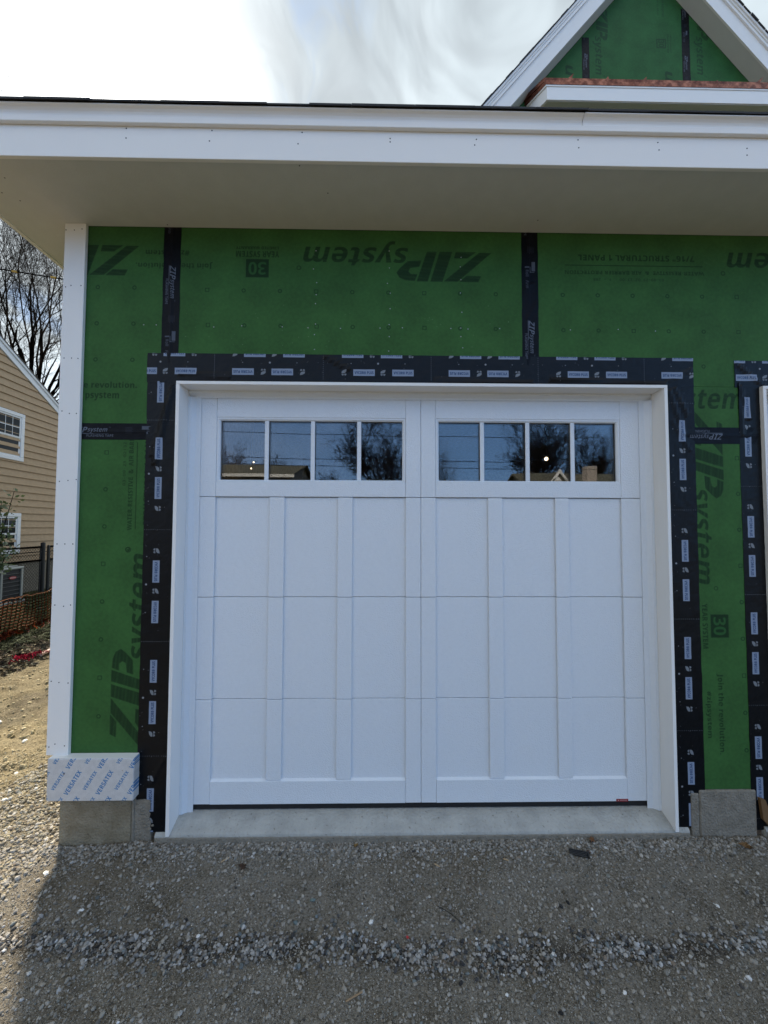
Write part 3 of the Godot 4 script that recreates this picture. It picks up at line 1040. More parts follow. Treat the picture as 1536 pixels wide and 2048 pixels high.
func build_door(house: Node3D) -> MeshInstance3D:
	# the four insulated leaves are the door's own mesh; boards, glass and seal are its pieces
	var b := MB.new()
	var X0 := -1.155
	var X1 := 1.64
	for k in 3:
		b.box(Vector3(X0, 0.61 * k + 0.0015, -0.05), Vector3(X1, 0.61 * k + 0.6085, -0.0165), 0.002)
	# window leaf: bars round the two lights
	b.box(Vector3(X0, 1.8315, -0.05), Vector3(X1, 1.926, -0.013), 0.001)
	b.box(Vector3(X0, 2.316, -0.05), Vector3(X1, 2.44, -0.013), 0.001)
	for p: Array in [[X0, -1.006], [0.139, 0.337], [1.482, X1]]:
		b.box(Vector3(p[0], 1.927, -0.05), Vector3(p[1], 2.315, -0.0132), 0.001)
	var door := put("garage_door", b.mesh(), M.door, house)
	door.set_meta("label", "white carriage style garage door with two rows of four lights")
	var stiles := [[X0, -1.019], [-0.690, -0.598], [-0.2725, -0.181], [0.1445, 0.2375], [0.2395, 0.3305], [0.6535, 0.744], [1.071, 1.157], [1.485, X1]]
	var shared := {}
	for lv in 4:
		for i in 8:
			var s: Array = stiles[i]
			var mid := i in [1, 2, 5, 6]
			if lv == 3 and mid:
				continue
			var y0 := 0.61 * lv + 0.0015
			var y1 := 0.61 * lv + 0.6085
			if lv == 0 and mid:
				y0 = 0.1385
			put("stile", MB.new().box(Vector3(s[0], y0, -0.0162), Vector3(s[1], y1, -0.002), 0.0026).mesh(), M.door, door)
	for s: Array in [[-1.018, 0.1437], [0.3313, 1.4842]]:
		# bottom rail with a sloped upper edge
		var pr := PackedVector2Array([Vector2(-0.0162, 0.001), Vector2(-0.003, 0.001), Vector2(-0.002, 0.003), Vector2(-0.002, 0.132), Vector2(-0.0162, 0.1425)])
		put("rail", MB.new().prism(pr, Vector3(s[0], 0, 0), Vector3.BACK, Vector3.UP, Vector3(s[1] - s[0], 0, 0)).mesh(), M.door, door)
		put("rail", MB.new().box(Vector3(s[0], 1.832, -0.0128), Vector3(s[1], 1.924, -0.002), 0.0022).mesh(), M.door, door)
		put("rail", MB.new().box(Vector3(s[0], 2.3215, -0.0128), Vector3(s[1], 2.4385, -0.002), 0.0022).mesh(), M.door, door)
		# glazing bead round the light
		var f := MB.new()
		var x0: float = s[0] + 0.001
		var x1: float = s[1] - 0.001
		var bead := PackedVector2Array([Vector2(0, -0.024), Vector2(0.0, -0.005), Vector2(0.008, -0.005), Vector2(0.018, -0.013), Vector2(0.018, -0.024)])
		f.prism(bead, Vector3(x0, 1.925, 0), Vector3.RIGHT, Vector3.BACK, Vector3(0, 0.396, 0))
		f.prism(bead, Vector3(x1, 1.925, 0), Vector3.LEFT, Vector3.BACK, Vector3(0, 0.396, 0))
		f.prism(PackedVector2Array([Vector2(0, -0.024), Vector2(0.0, -0.0055), Vector2(0.006, -0.0055), Vector2(0.011, -0.013), Vector2(0.011, -0.024)]), Vector3(x0 + 0.0005, 1.9247, 0), Vector3.UP, Vector3.BACK, Vector3(x1 - x0 - 0.001, 0, 0))
		f.prism(PackedVector2Array([Vector2(0, -0.024), Vector2(0.0, -0.0055), Vector2(0.010, -0.0055), Vector2(0.018, -0.013), Vector2(0.018, -0.024)]), Vector3(x0 + 0.0005, 2.3212, 0), Vector3.DOWN, Vector3.BACK, Vector3(x1 - x0 - 0.001, 0, 0))
		put("window_frame", f.mesh(), M.door, door)
		var mu: Array = [-0.715, -0.4305, -0.144] if s[0] < 0.0 else [0.6225, 0.908, 1.1915]
		var ed: Array = [x0 + 0.017]
		for c: float in mu:
			put("muntin", MB.new().box(Vector3(c - 0.0128, 1.935, -0.0225), Vector3(c + 0.0128, 2.304, -0.0135), 0.002).mesh(), M.door, door)
			ed.append(c)
		ed.append(x1 - 0.017)
		for i in 4:
			var g := MB.new()
			var t := [0.0004, -0.0003, 0.0005, -0.0004][i] as float
			for z: float in [-0.0265, -0.042]:
				g.box(Vector3(float(ed[i]) + 0.001, 1.934, z - 0.003), Vector3(float(ed[i + 1]) - 0.001, 2.305, z))
			var pane := put("pane", g.mesh(), M.glass, door)
			pane.rotation = Vector3(t, t * 0.0, 0)
			pane.position = Vector3(0, 0, t * -2.1)
	# black rubber seal
	put("bottom_seal", MB.new().box(Vector3(-1.15, -0.030, -0.035), Vector3(1.635, 0.0005, -0.006), 0.003).mesh(), M.rubber, door)
	# red maker's tab at the bottom right: a white leaf-like mark and a short word too small to read
	put("badge", MB.new().box(Vector3(1.415, 0.0, -0.0012), Vector3(1.488, 0.016, -0.0002), 0.0004).mesh(), plain(lin(0.25, 0.02, 0.025), 0.4), door)
	var mk := MB.new()
	mk.prism(PackedVector2Array([Vector2(0, 0.004), Vector2(0.004, 0.001), Vector2(0.008, 0.005), Vector2(0.004, 0.010)]), Vector3(1.424, 0.003, -0.0003), Vector3.RIGHT, Vector3.UP, Vector3(0, 0, 0.0004))
	for i in 6:
		mk.box(Vector3(1.438 + i * 0.0072, 0.006, -0.0003), Vector3(1.443 + i * 0.0072, 0.0105, 0.0001))
	put("badge_mark", mk.mesh(), plain(lin(0.5, 0.3, 0.3), 0.5), door)
	return door

func build_house() -> void:
	var h := thing("unfinished_house", "new house in green sheathing with white trim round its garage doors", "house", Vector3(0, 0, 0))
	# --- framing behind the sheathing, floor, room behind the door
	var f := MB.new()
	f.box(Vector3(-1.80, 0.1, -0.14), Vector3(-1.206, 3.43, 0.093))
	f.box(Vector3(-1.288, -0.3, -0.14), Vector3(-1.2062, 0.0995, 0.0935))
	f.box(Vector3(-1.205, 2.4975, -0.14), Vector3(1.693, 3.43, 0.093))
	f.box(Vector3(1.694, -0.3, -0.14), Vector3(2.268, 3.43, 0.093))
	f.box(Vector3(2.269, 2.4975, -0.14), Vector3(5.166, 3.43, 0.093))
	f.box(Vector3(5.167, -0.3, -0.14), Vector3(6.4, 3.43, 0.093))
	put("wall_framing", f.mesh(), M.wood, h)
	var rm := MB.new()
	rm.box(Vector3(-1.855, -0.2, -6.5), Vector3(-1.75, 3.43, -0.141))
	rm.box(Vector3(6.3, -0.2, -6.5), Vector3(6.4, 3.43, -0.141))
	rm.box(Vector3(-1.749, -0.2, -6.5), Vector3(6.299, 3.43, -6.4))
	rm.box(Vector3(-1.749, 3.2, -6.399), Vector3(6.299, 3.3, -0.142))
	put("garage_wall", rm.mesh(), M.plywood, h)
	put("floor_slab", MB.new().box(Vector3(-1.749, -0.25, -6.399), Vector3(6.299, -0.055, -0.05)).mesh(), M.concrete, h)
	# --- sheathing boards
	var boards := [
		[[-1.80, 2.203, -1.2595, 3.436], [-1.2594, 2.203, -1.206, 2.47]],
		[[-1.80, 0.09, -1.206, 2.2]],
		[[-1.2565, 2.4975, 0.886, 3.436]],
		[[0.889, 2.4975, 3.3, 3.436], [1.694, 2.203, 2.268, 2.497]],
		[[1.694, 0.139, 2.268, 2.2]],
		[[3.303, 2.4975, 6.4, 3.436], [5.167, 0.139, 6.4, 2.497]]]
	for b: Array in boards:
		var m := MB.new()
		m.use_uv = true
		m.uvr = Rect2(-1.82, 0.08, 4.26, 3.38)
		for q: Array in b:
			m.box(Vector3(q[0], q[1], 0.094), Vector3(q[2], q[3], 0.105), 0.001)
		put("sheathing_panel", m.mesh(), M.wall if float(b[0][0]) < 3.2 else M.green_plain, h)
	# --- black seam tape
	put("flashing_tape", tape_sheet(-1.309, 2.60, -1.2075, 3.436, 0.1062, true, -3.293, -1.309, 0.76, 0.1, [[-1.262, 2.6, -1.262, 3.43, 0.0012]], 3, true).mesh(), M.tape_v1, h)
	put("flashing_tape", tape_sheet(0.837, 2.60, 0.9365, 3.436, 0.1062, true, -2.983, 0.837, 0.76, 0.1, [[0.875, 2.6, 0.875, 3.43, 0.0012], [0.84, 3.06, 0.90, 3.12, 0.002], [0.93, 3.0, 0.87, 2.9, 0.0015]], 4, true).mesh(), M.tape_v2, h)
	put("flashing_tape", tape_sheet(-1.80, 2.154, -1.36, 2.250, 0.1062, false, -1.90, 2.153, 0.76, 0.1, [[-1.8, 2.2, -1.36, 2.2, 0.001]], 5).mesh(), M.tape_h, h)
	put("flashing_tape", tape_sheet(1.82, 2.151, 2.268, 2.250, 0.1062, false, -2.13, -2.251, 0.76, 0.1, [[1.82, 2.2, 2.26, 2.2, 0.001]], 6, true).mesh(), M.tape_h, h)
	# --- printed membrane round the two openings (side strips first, head strip laps them)
	var lf := [[-1.33, 2.0, -1.235, 2.47, 0.0045], [-1.345, 2.05, -1.26, 2.4, 0.003], [-1.30, 0.2, -1.22, 0.35, 0.002]]
	put("opening_flashing", tape_sheet(-1.383, -0.07, -1.203, 2.53, 0.1066, true, 0.347, 1.259, 1.282, 0.216, lf, 11).mesh(), M.membrane, h)
	var rf := [[1.72, 2.48, 1.80, 2.2, 0.004], [1.75, 2.49, 1.83, 2.32, 0.0035], [1.73, 2.3, 1.84, 2.1, 0.002]]
	put("opening_flashing", tape_sheet(1.691, -0.075, 1.868, 2.53, 0.1066, true, 0.472, -1.836, 1.282, 0.216, rf, 12).mesh(), M.membrane, h)
	put("opening_flashing", tape_sheet(2.139, -0.09, 2.272, 2.53, 0.1066, true, 0.615, -2.236, 1.282, 0.216, [[2.15, 2.5, 2.2, 2.3, 0.004], [2.14, 2.52, 2.16, 2.2, 0.003]], 13).mesh(), M.membrane, h)
	put("opening_flashing", tape_sheet(5.16, -0.09, 5.33, 2.53, 0.1066, true, 1.256, -5.3, 1.282, 0.216, [], 14).mesh(), M.membrane, h)
	var hf := [[-1.2, 2.545, -0.9, 2.535, 0.003], [-0.35, 2.66, -0.2, 2.58, 0.003], [0.3, 2.52, 0.9, 2.51, 0.003], [1.0, 2.53, 1.7, 2.505, 0.004], [1.70, 2.52, 1.86, 2.6, 0.002]]
	put("opening_flashing", tape_sheet(-1.386, 2.494, 1.870, 2.670, 0.1076, false, -0.353, 2.517, 1.282, 0.216, hf, 15).mesh(), M.membrane, h)
	put("opening_flashing", tape_sheet(2.12, 2.494, 5.35, 2.657, 0.1076, false, 1.95, 2.507, 1.282, 0.216, [[2.13, 2.64, 2.3, 2.5, 0.003]], 16).mesh(), M.membrane, h)
	# --- white jamb boards and stops of both openings
	for k in 2:
		var ox := 3.473 * k
		var jp := PackedVector2Array([Vector2(0.13, -0.079), Vector2(0.0, -0.042), Vector2(0.0, 2.4775), Vector2(0.13, 2.4775)])
		put("jamb", MB.new().prism(jp, Vector3(-1.204 + ox, 0, 0), Vector3.BACK, Vector3.UP, Vector3(0.0195, 0, 0)).mesh(), M.trim, h)
		put("jamb", MB.new().prism(jp, Vector3(1.6735 + ox, 0, 0), Vector3.BACK, Vector3.UP, Vector3(0.0185, 0, 0)).mesh(), M.trim, h)
		put("head_jamb", MB.new().box(Vector3(-1.204 + ox, 2.478, 0.0), Vector3(1.692 + ox, 2.4965, 0.1305), 0.001).mesh(), M.trim, h)
		var sp := PackedVector2Array([Vector2(0.0005, 0.0), Vector2(0.0005, 0.023), Vector2(0.017, 0.023), Vector2(0.034, 0.008), Vector2(0.040, 0.004), Vector2(0.0715, 0.003), Vector2(0.0715, 0.0)])
		put("door_stop", MB.new().prism(sp, Vector3(-1.1845 + ox, -0.038, 0), Vector3.RIGHT, Vector3.BACK, Vector3(0, 2.478, 0)).mesh(), M.door, h)
		put("door_stop", MB.new().prism(sp, Vector3(1.6735 + ox, -0.038, 0), Vector3.LEFT, Vector3.BACK, Vector3(0, 2.478, 0)).mesh(), M.door, h)
		var hp := PackedVector2Array([Vector2(0.0, 0.0), Vector2(0.0, 0.022), Vector2(0.014, 0.022), Vector2(0.026, 0.007), Vector2(0.030, 0.0035), Vector2(0.0405, 0.0025), Vector2(0.0405, 0.0)])
		put("door_stop", MB.new().prism(hp, Vector3(-1.184 + ox, 2.4775, 0), Vector3.DOWN, Vector3.BACK, Vector3(2.857, 0, 0)).mesh(), M.door, h)
	# --- the doors
	var door := build_door(h)
	var d2: Node3D = door.duplicate()
	d2.name = fresh_name("garage_door", h)
	h.add_child(d2, true)
	d2.position.x = 3.473
	d2.set_meta("label", "second white garage door beyond the pier")
	# --- concrete
	var fd := MB.new()
	fd.box(Vector3(-1.806, -0.7, -0.16), Vector3(-1.4035, 0.134, 0.114), 0.006)
	put("foundation", fd.mesh(), M.concrete_old, h)
	var fr := MB.new()
	fr.prism(poly([-1.4025, -0.7, -1.4025, 0.118, -1.386, 0.122, -1.380, 0.108, -1.335, 0.112, -1.302, 0.104, -1.300, 0.06, -1.310, 0.045, -1.300, 0.03, -1.306, 0.01, -1.296, -0.02, -1.301, -0.05, -1.294, -0.09, -1.292, -0.7]), Vector3(0, 0, -0.16), Vector3.RIGHT, Vector3.UP, Vector3(0, 0, 0.272))
	fr.box(Vector3(-1.3995, -0.7, 0.05), Vector3(-1.386, 0.115, 0.119), 0.004)
	put("foundation", fr.mesh(), M.concrete_dark, h)
	# broken lumps along its edge
	var lump := MB.new()
	var lr := RandomNumberGenerator.new()
	lr.seed = 6
	for i in 34:
		var t := i / 33.0
		var s := lr.randf_range(0.004, 0.011)
		var c := Vector3(lerpf(-1.372, -1.300, t) + lr.randfn(0, 0.008), lerpf(0.085, -0.03, t) + lr.randfn(0, 0.012), 0.113)
		lump.box(c - Vector3(s, s * 0.8, s * 0.5), c + Vector3(s * 0.9, s * 0.7, s * 0.4), s * 0.4)
	put("concrete_crumbs", lump.mesh(), M.concrete_dark, h)
	put("foundation", MB.new().box(Vector3(1.83, -0.7, -0.16), Vector3(2.162, 0.137, 0.1145), 0.006).mesh(), M.concrete_dark, h)
	put("foundation", MB.new().box(Vector3(1.782, -0.7, -0.16), Vector3(1.828, 0.120, 0.1125), 0.004).mesh(), M.concrete_dark, h)
	put("foundation", MB.new().box(Vector3(5.3, -0.7, -0.16), Vector3(6.4, 0.137, 0.1145), 0.006).mesh(), M.concrete_dark, h)
	put("foundation", MB.new().box(Vector3(-1.806, -0.7, -6.5), Vector3(-1.6, 0.134, -0.161), 0.006).mesh(), M.concrete_old, h)
	for k in 2:
		var ox := 3.473 * k
		var sl := PackedVector2Array([Vector2(-0.2, -0.6), Vector2(-0.2, -0.031), Vector2(-0.03, -0.031), Vector2(0.04, -0.046), Vector2(0.098, -0.0665), Vector2(0.110, -0.0715), Vector2(0.118, -0.078), Vector2(0.1215, -0.087), Vector2(0.1225, -0.6)])
		put("door_sill", MB.new().prism(sl, Vector3(-1.268 + ox, 0, 0), Vector3.BACK, Vector3.UP, Vector3(3.03, 0, 0)).mesh(), M.concrete, h)
	for k in 2:
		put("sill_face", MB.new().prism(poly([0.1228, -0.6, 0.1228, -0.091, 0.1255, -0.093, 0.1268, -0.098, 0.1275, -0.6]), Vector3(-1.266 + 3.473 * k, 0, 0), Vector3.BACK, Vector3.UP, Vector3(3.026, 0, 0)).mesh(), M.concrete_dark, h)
	put("wood_shim", MB.new().prism(poly([2.17, 0.1, 2.2, 0.09, 2.27, -0.11, 2.185, -0.02]), Vector3(0, 0, 0.11), Vector3.RIGHT, Vector3.UP, Vector3(0, 0, 0.018)).mesh(), plain(lin(0.16, 0.085, 0.03), 0.8), h)
	# --- corner board and the block below it
	put("corner_board", MB.new().box(Vector3(-1.878, 0.366, 0.106), Vector3(-1.756, 3.4355, 0.127), 0.0015).mesh(), M.trim, h)
	put("corner_board", MB.new().box(Vector3(-1.878, 0.366, -0.02), Vector3(-1.857, 3.4355, 0.1055), 0.0015).mesh(), M.trim, h)
	var side := MB.new()
	side.box(Vector3(-1.8565, 0.139, -6.5), Vector3(-1.8555, 3.436, 0.1))
	put("sheathing_panel", side.mesh(), M.green_plain, h)
	var bl := MB.new()
	bl.use_uv = true
	bl.uvr = Rect2(-1.85, 0.13, 0.50, 0.25)
	bl.box(Vector3(-1.842, 0.137, 0.106), Vector3(-1.3685, 0.3655, 0.1605), 0.004)
	var block := put("base_trim_block", bl.mesh(), M.film, h)
	block.set_meta("label", "white trim block in printed protective film at the wall foot")
	put("block_cap", MB.new().box(Vector3(-1.838, 0.3657, 0.107), Vector3(-1.3725, 0.3665, 0.157), 0.0).mesh(), M.trim, h)
	# --- eave: soffit, boards, mouldings
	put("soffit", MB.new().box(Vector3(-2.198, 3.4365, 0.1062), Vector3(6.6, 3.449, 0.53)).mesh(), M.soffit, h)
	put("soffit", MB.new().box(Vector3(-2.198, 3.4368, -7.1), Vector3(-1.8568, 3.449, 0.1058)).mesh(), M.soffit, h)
	put("fascia_board", MB.new().box(Vector3(-2.222, 3.4285, 0.5302), Vector3(6.6, 3.5995, 0.55), 0.0015).mesh(), M.trim, h)
	put("fascia_board", MB.new().box(Vector3(-2.2215, 3.4285, -7.1), Vector3(-2.1985, 3.5995, 0.5298), 0.0015).mesh(), M.trim, h)
	put("frieze_strip", MB.new().box(Vector3(-2.24, 3.584, 0.5503), Vector3(6.6, 3.6125, 0.571), 0.002).mesh(), M.trim, h)
	put("frieze_strip", MB.new().box(Vector3(-2.243, 3.584, -7.1), Vector3(-2.2222, 3.6125, 0.571), 0.002).mesh(), M.trim, h)
	var cp := PackedVector2Array([Vector2(0.535, 3.613), Vector2(0.5665, 3.613), Vector2(0.5635, 3.620), Vector2(0.5645, 3.629), Vector2(0.569, 3.638), Vector2(0.577, 3.646), Vector2(0.586, 3.650), Vector2(0.5895, 3.652), Vector2(0.5895, 3.656), Vector2(0.535, 3.656)])
	put("crown_moulding", MB.new().prism(cp, Vector3(-2.262, 0, 0), Vector3.BACK, Vector3.UP, Vector3(3.2295, 0, 0)).mesh(), M.trim, h)
	var cp2 := PackedVector2Array()
	for p in cp:
		cp2.append(p + Vector2(0.0025, -0.001 if p.y > 3.62 else 0.0))
	put("crown_moulding", MB.new().prism(cp2, Vector3(0.9695, 0, 0), Vector3.BACK, Vector3.UP, Vector3(5.63, 0, 0)).mesh(), M.trim, h)
	var cpl := PackedVector2Array()
	for p in cp:
		cpl.append(Vector2(-(p.x + 1.672), p.y))
	put("crown_moulding", MB.new().prism(cpl, Vector3(0, 0, -7.1), Vector3.RIGHT, Vector3.UP, Vector3(0, 0, 7.67)).mesh(), M.trim, h)
	# roof body (hipped) and the first course of shingles
	var rf2 := MB.new()
	var e0 := Vector3(-2.25, 3.6565, 0.588)
	var e1 := Vector3(8.2, 3.6565, 0.588)
	var e2 := Vector3(8.2, 3.6565, -7.2)
	var e3 := Vector3(-2.25, 3.6565, -7.2)
	var r0 := Vector3(1.6, 5.99, -3.3)
	var r1 := Vector3(4.3, 5.99, -3.3)
	rf2.quad(e0, e1, r1, r0, Vector3(0, 1, 1)); rf2.quad(e2, e3, r0, r1, Vector3(0, 1, -1))
	rf2.tri(e1, e2, r1, Vector3(1, 1, 0)); rf2.tri(e3, e0, r0, Vector3(-1, 1, 0)); rf2.quad(e0, e1, e2, e3, Vector3.DOWN)
	put("roof", rf2.mesh(), M.shingle, h)
	var sr := RandomNumberGenerator.new()
	sr.seed = 14
	var x := -2.275
	while x < 6.5:
		var wd := sr.randf_range(0.16, 0.34)
		var zf := 0.600 + sr.randf_range(-0.003, 0.003)
		var th := sr.randf_range(0.007, 0.0105)
		var yo := 3.6572 + sr.randf_range(0.0, 0.0012)
		var q := PackedVector2Array([Vector2(zf, yo), Vector2(zf, yo + th), Vector2(zf - 0.14, yo + th + 0.084), Vector2(zf - 0.14, yo + 0.086)])
		put("shingle", MB.new().prism(q, Vector3(x, 0, 0), Vector3.BACK, Vector3.UP, Vector3(wd - 0.0012, 0, 0)).mesh(), M.shingle, h)
		x += wd
	# --- nail heads
	var nail := MB.new().lathe(PackedVector2Array([Vector2(0.0, 0.0012), Vector2(0.003, 0.001), Vector2(0.0036, 0.0)]), Vector3.ZERO, 8).mesh()
	var nl := [[-1.871, 3.394], [-1.822, 3.394], [-1.778, 3.401], [-1.862, 3.05], [-1.831, 3.059], [-1.773, 3.059], [-1.856, 2.626], [-1.813, 2.626], [-1.776, 2.624], [-1.857, 2.314], [-1.814, 2.3], [-1.774, 2.3], [-1.857, 1.905], [-1.809, 1.91], [-1.762, 1.916], [-1.858, 1.546], [-1.814, 1.546], [-1.769, 1.546], [-1.858, 1.2], [-1.809, 1.193], [-1.77, 1.2], [-1.863, 0.774], [-1.82, 0.767], [-1.769, 0.764], [-1.863, 0.412], [-1.83, 0.428], [-1.777, 0.418]]
	for p: Array in nl:
		var o := put("nail", nail, M.nail, h)
		o.position = Vector3(p[0], p[1], 0.1271)
		o.rotation.x = PI / 2
	for p: Array in [[-1.251, 3.575], [-1.251, 3.526], [-0.839, 3.572], [-0.85, 3.519], [-0.402, 3.571], [-0.421, 3.513], [0.028, 3.548], [0.028, 3.531], [0.452, 3.552], [0.443, 3.523], [0.955, 3.559], [0.958, 3.519], [1.353, 3.553], [1.358, 3.515], [1.8, 3.531], [1.799, 3.496]]:
		var o := put("nail", nail, M.nail, h)
		o.position = Vector3(p[0], p[1], 0.5501)
		o.rotation.x = PI / 2
	for p: Array in [[-2.05, 0.33], [-2.0, 0.28], [-1.83, 0.12], [-0.42, 0.515], [-1.28, 0.125], [-1.95, 0.42], [-0.3, 0.36], [0.9, 0.2]]:
		var o := put("nail", nail, M.nail, h)
		o.position = Vector3(p[0], 3.4363, p[1])
		o.rotation.x = PI
	# bright sheathing nails
	var br := RandomNumberGenerator.new()
	br.seed = 21
	for cx: float in [-0.405, 0.038, 0.472]:
		for i in 8:
			var o := put("nail", nail, M.nail_bright, h)
			o.position = Vector3(cx + br.randfn(0, 0.006), 2.70 + 0.085 * i + br.randfn(0, 0.015), 0.1051)
			o.rotation.x = PI / 2
	for i in 16:
		var o := put("nail", nail, M.nail_bright, h)
		o.position = Vector3(-1.45 + 0.2 * i + br.randfn(0, 0.05), 2.835 + br.randfn(0, 0.004), 0.1051)
		o.rotation.x = PI / 2
	build_gable(h)

func slope_box(m: MB, side: float, s0: float, s1: float, n0: float, n1: float, z0: float, z1: float) -> void:
	# a board that runs along the gable slope; side -1 is the left slope. s along the slope down from the peak, n outwards
	var ang := atan(1.175)
	var d := Vector3(side * cos(ang), -sin(ang), 0)
	var nn := Vector3(side * sin(ang), cos(ang), 0)
	var pk := Vector3(3.664, 9.476, 0)
	var q := PackedVector2Array([Vector2(s0, n0), Vector2(s1, n0), Vector2(s1, n1), Vector2(s0, n1)])
	m.prism(q, pk + Vector3(0, 0, z0), d, nn, Vector3(0, 0, z1 - z0))

func build_gable(h: Node3D) -> void:
	var zg := -2.65
	var g := MB.new()
	g.use_uv = true
	g.uvr = Rect2(1.5, 6.9, 4.4, 2.65)
	g.prism(poly([3.664, 9.476, 1.55, 6.99, 1.55, 4.0, 5.78, 4.0, 5.78, 6.99]), Vector3(0, 0, zg - 0.1), Vector3.RIGHT, Vector3.UP, Vector3(0, 0, 0.1))
	var wall := put("gable_wall", g.mesh(), M.gable, h)
	for p: Array in [[2.759, 2.861, 7.0, 8.40], [4.155, 4.265, 7.0, 8.85]]:
		var t := MB.new()
		t.use_uv = true
		t.uvr = Rect2(0, 0, 1, 1)
		put("flashing_tape", tape_sheet(p[0], p[2], p[1], p[3], zg + 0.0015, true, 0.1, p[0], 0.76, 0.1, [], 30 + int(p[0] * 10), true).mesh(), M.tape_v1, wall)
	for sd: float in [-1.0, 1.0]:
		var e := 0.0006 * sd
		var m := MB.new()
		slope_box(m, sd, 0.0, 4.3, 0.001, 0.172, -2.472 + e, -2.45 + e)
		put("rake_board", m.mesh(), M.trim, h)
		m = MB.new()
		slope_box(m, sd, 0.02, 4.3, 0.003, 0.02, zg + 0.001, -2.4725 + e)
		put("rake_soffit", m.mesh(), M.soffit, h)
		m = MB.new()
		slope_box(m, sd, 0.0, 4.3, 0.1725, 0.205, -2.472 + e, -2.428 + e)
		put("rake_strip", m.mesh(), M.trim, h)
		m = MB.new()
		slope_box(m, sd, 0.0, 4.3, 0.2055, 0.228, -2.472 + e, -2.418 + e)
		slope_box(m, sd, 0.0, 4.3, 0.2285, 0.252, -2.472 + e, -2.402 + e)
		put("rake_crown", m.mesh(), M.trim, h)
		m = MB.new()
		slope_box(m, sd, 0.0, 4.3, 0.175, 0.255, -7.5, -2.4725 + e)
		put("gable_roof", m.mesh(), M.shingle, h)
		var r := RandomNumberGenerator.new()
		r.seed = 50 + int(sd)
		var s := 0.3
		while s < 4.2:
			m = MB.new()
			slope_box(m, sd, s, s + 0.137, 0.2555, 0.2625 + r.randf() * 0.007, -2.9, -2.388 + r.randf_range(-0.004, 0.004) + e)
			put("shingle", m.mesh(), M.shingle, h)
			s += 0.142
	# the taller gable behind shows only its right-hand edge
	var b := MB.new()
	slope_box(b, 1.0, 0.0, 4.6, 0.30, 0.50, -3.0, -2.95)
	put("rake_board", b.mesh(), M.trim, h)
	b = MB.new()
	slope_box(b, 1.0, 0.0, 4.6, 0.501, 0.54, -3.0, -2.92)
	slope_box(b, 1.0, 0.0, 4.6, 0.541, 0.575, -3.0, -2.90)
	slope_box(b, 1.0, 0.0, 4.6, 0.576, 0.61, -3.0, -2.885)
	put("rake_crown", b.mesh(), M.trim, h)
	b = MB.new()
	slope_box(b, 1.0, 0.0, 4.6, 0.611, 0.64, -8.0, -2.87)
	put("gable_roof", b.mesh(), M.shingle, h)
	# the rest of the upper storey
	put("upper_wall", MB.new().box(Vector3(1.56, 3.7, -8.0), Vector3(5.77, 6.99, -2.76)).mesh(), M.green_plain, h)
	# pent roof across the gable foot: white box with a copper edge
	var plan := poly([2.153, 2.40, 7.2, 2.40, 7.2, 2.649, 2.0, 2.649])
	put("pent_fascia", MB.new().prism(plan, Vector3(0, 7.205, 0), Vector3.RIGHT, Vector3.FORWARD, Vector3(0, 0.175, 0)).mesh(), M.trim, h)
	put("pent_strip", MB.new().prism(poly([2.14, 2.392, 7.2, 2.392, 7.2, 2.648, 1.98, 2.648]), Vector3(0, 7.3805, 0), Vector3.RIGHT, Vector3.FORWARD, Vector3(0, 0.02, 0)).mesh(), M.trim, h)
	put("pent_soffit", MB.new().prism(poly([2.17, 2.412, 7.19, 2.412, 7.19, 2.6485, 2.02, 2.6485]), Vector3(0, 7.198, 0), Vector3.RIGHT, Vector3.FORWARD, Vector3(0, 0.0065, 0)).mesh(), M.soffit, h)
	var cu := MB.new()
	cu.prism(poly([2.138, 2.386, 7.2, 2.386, 7.2, 2.647, 1.955, 2.647]), Vector3(0, 7.401, 0), Vector3.RIGHT, Vector3.FORWARD, Vector3(0, 0.052, 0))
	cu.prism(poly([2.12, 2.405, 7.2, 2.405, 7.2, 2.646, 1.935, 2.646]), Vector3(0, 7.4535, 0), Vector3.RIGHT, Vector3.FORWARD, Vector3(0, 0.056, 0))
	var cop := put("copper_flashing", cu.mesh(), M.copper, h)
	var tr := RandomNumberGenerator.new()
	tr.seed = 5
	for p: Array in [[2.43, 0.085, 0.05], [2.93, 0.05, 0.0], [3.42, 0.055, 0.02], [4.37, 0.03, 0.02], [4.93, 0.09, 0.07], [5.5, 0.05, 0.03]]:
		put("copper_tab", MB.new().prism(poly([0, 0, 0.055, 0.0, 0.04 + p[2], p[1]]), Vector3(p[0], 7.5095, -2.415), Vector3.RIGHT, Vector3.UP, Vector3(0.0, 0, -0.002)).mesh(), M.copper, cop)

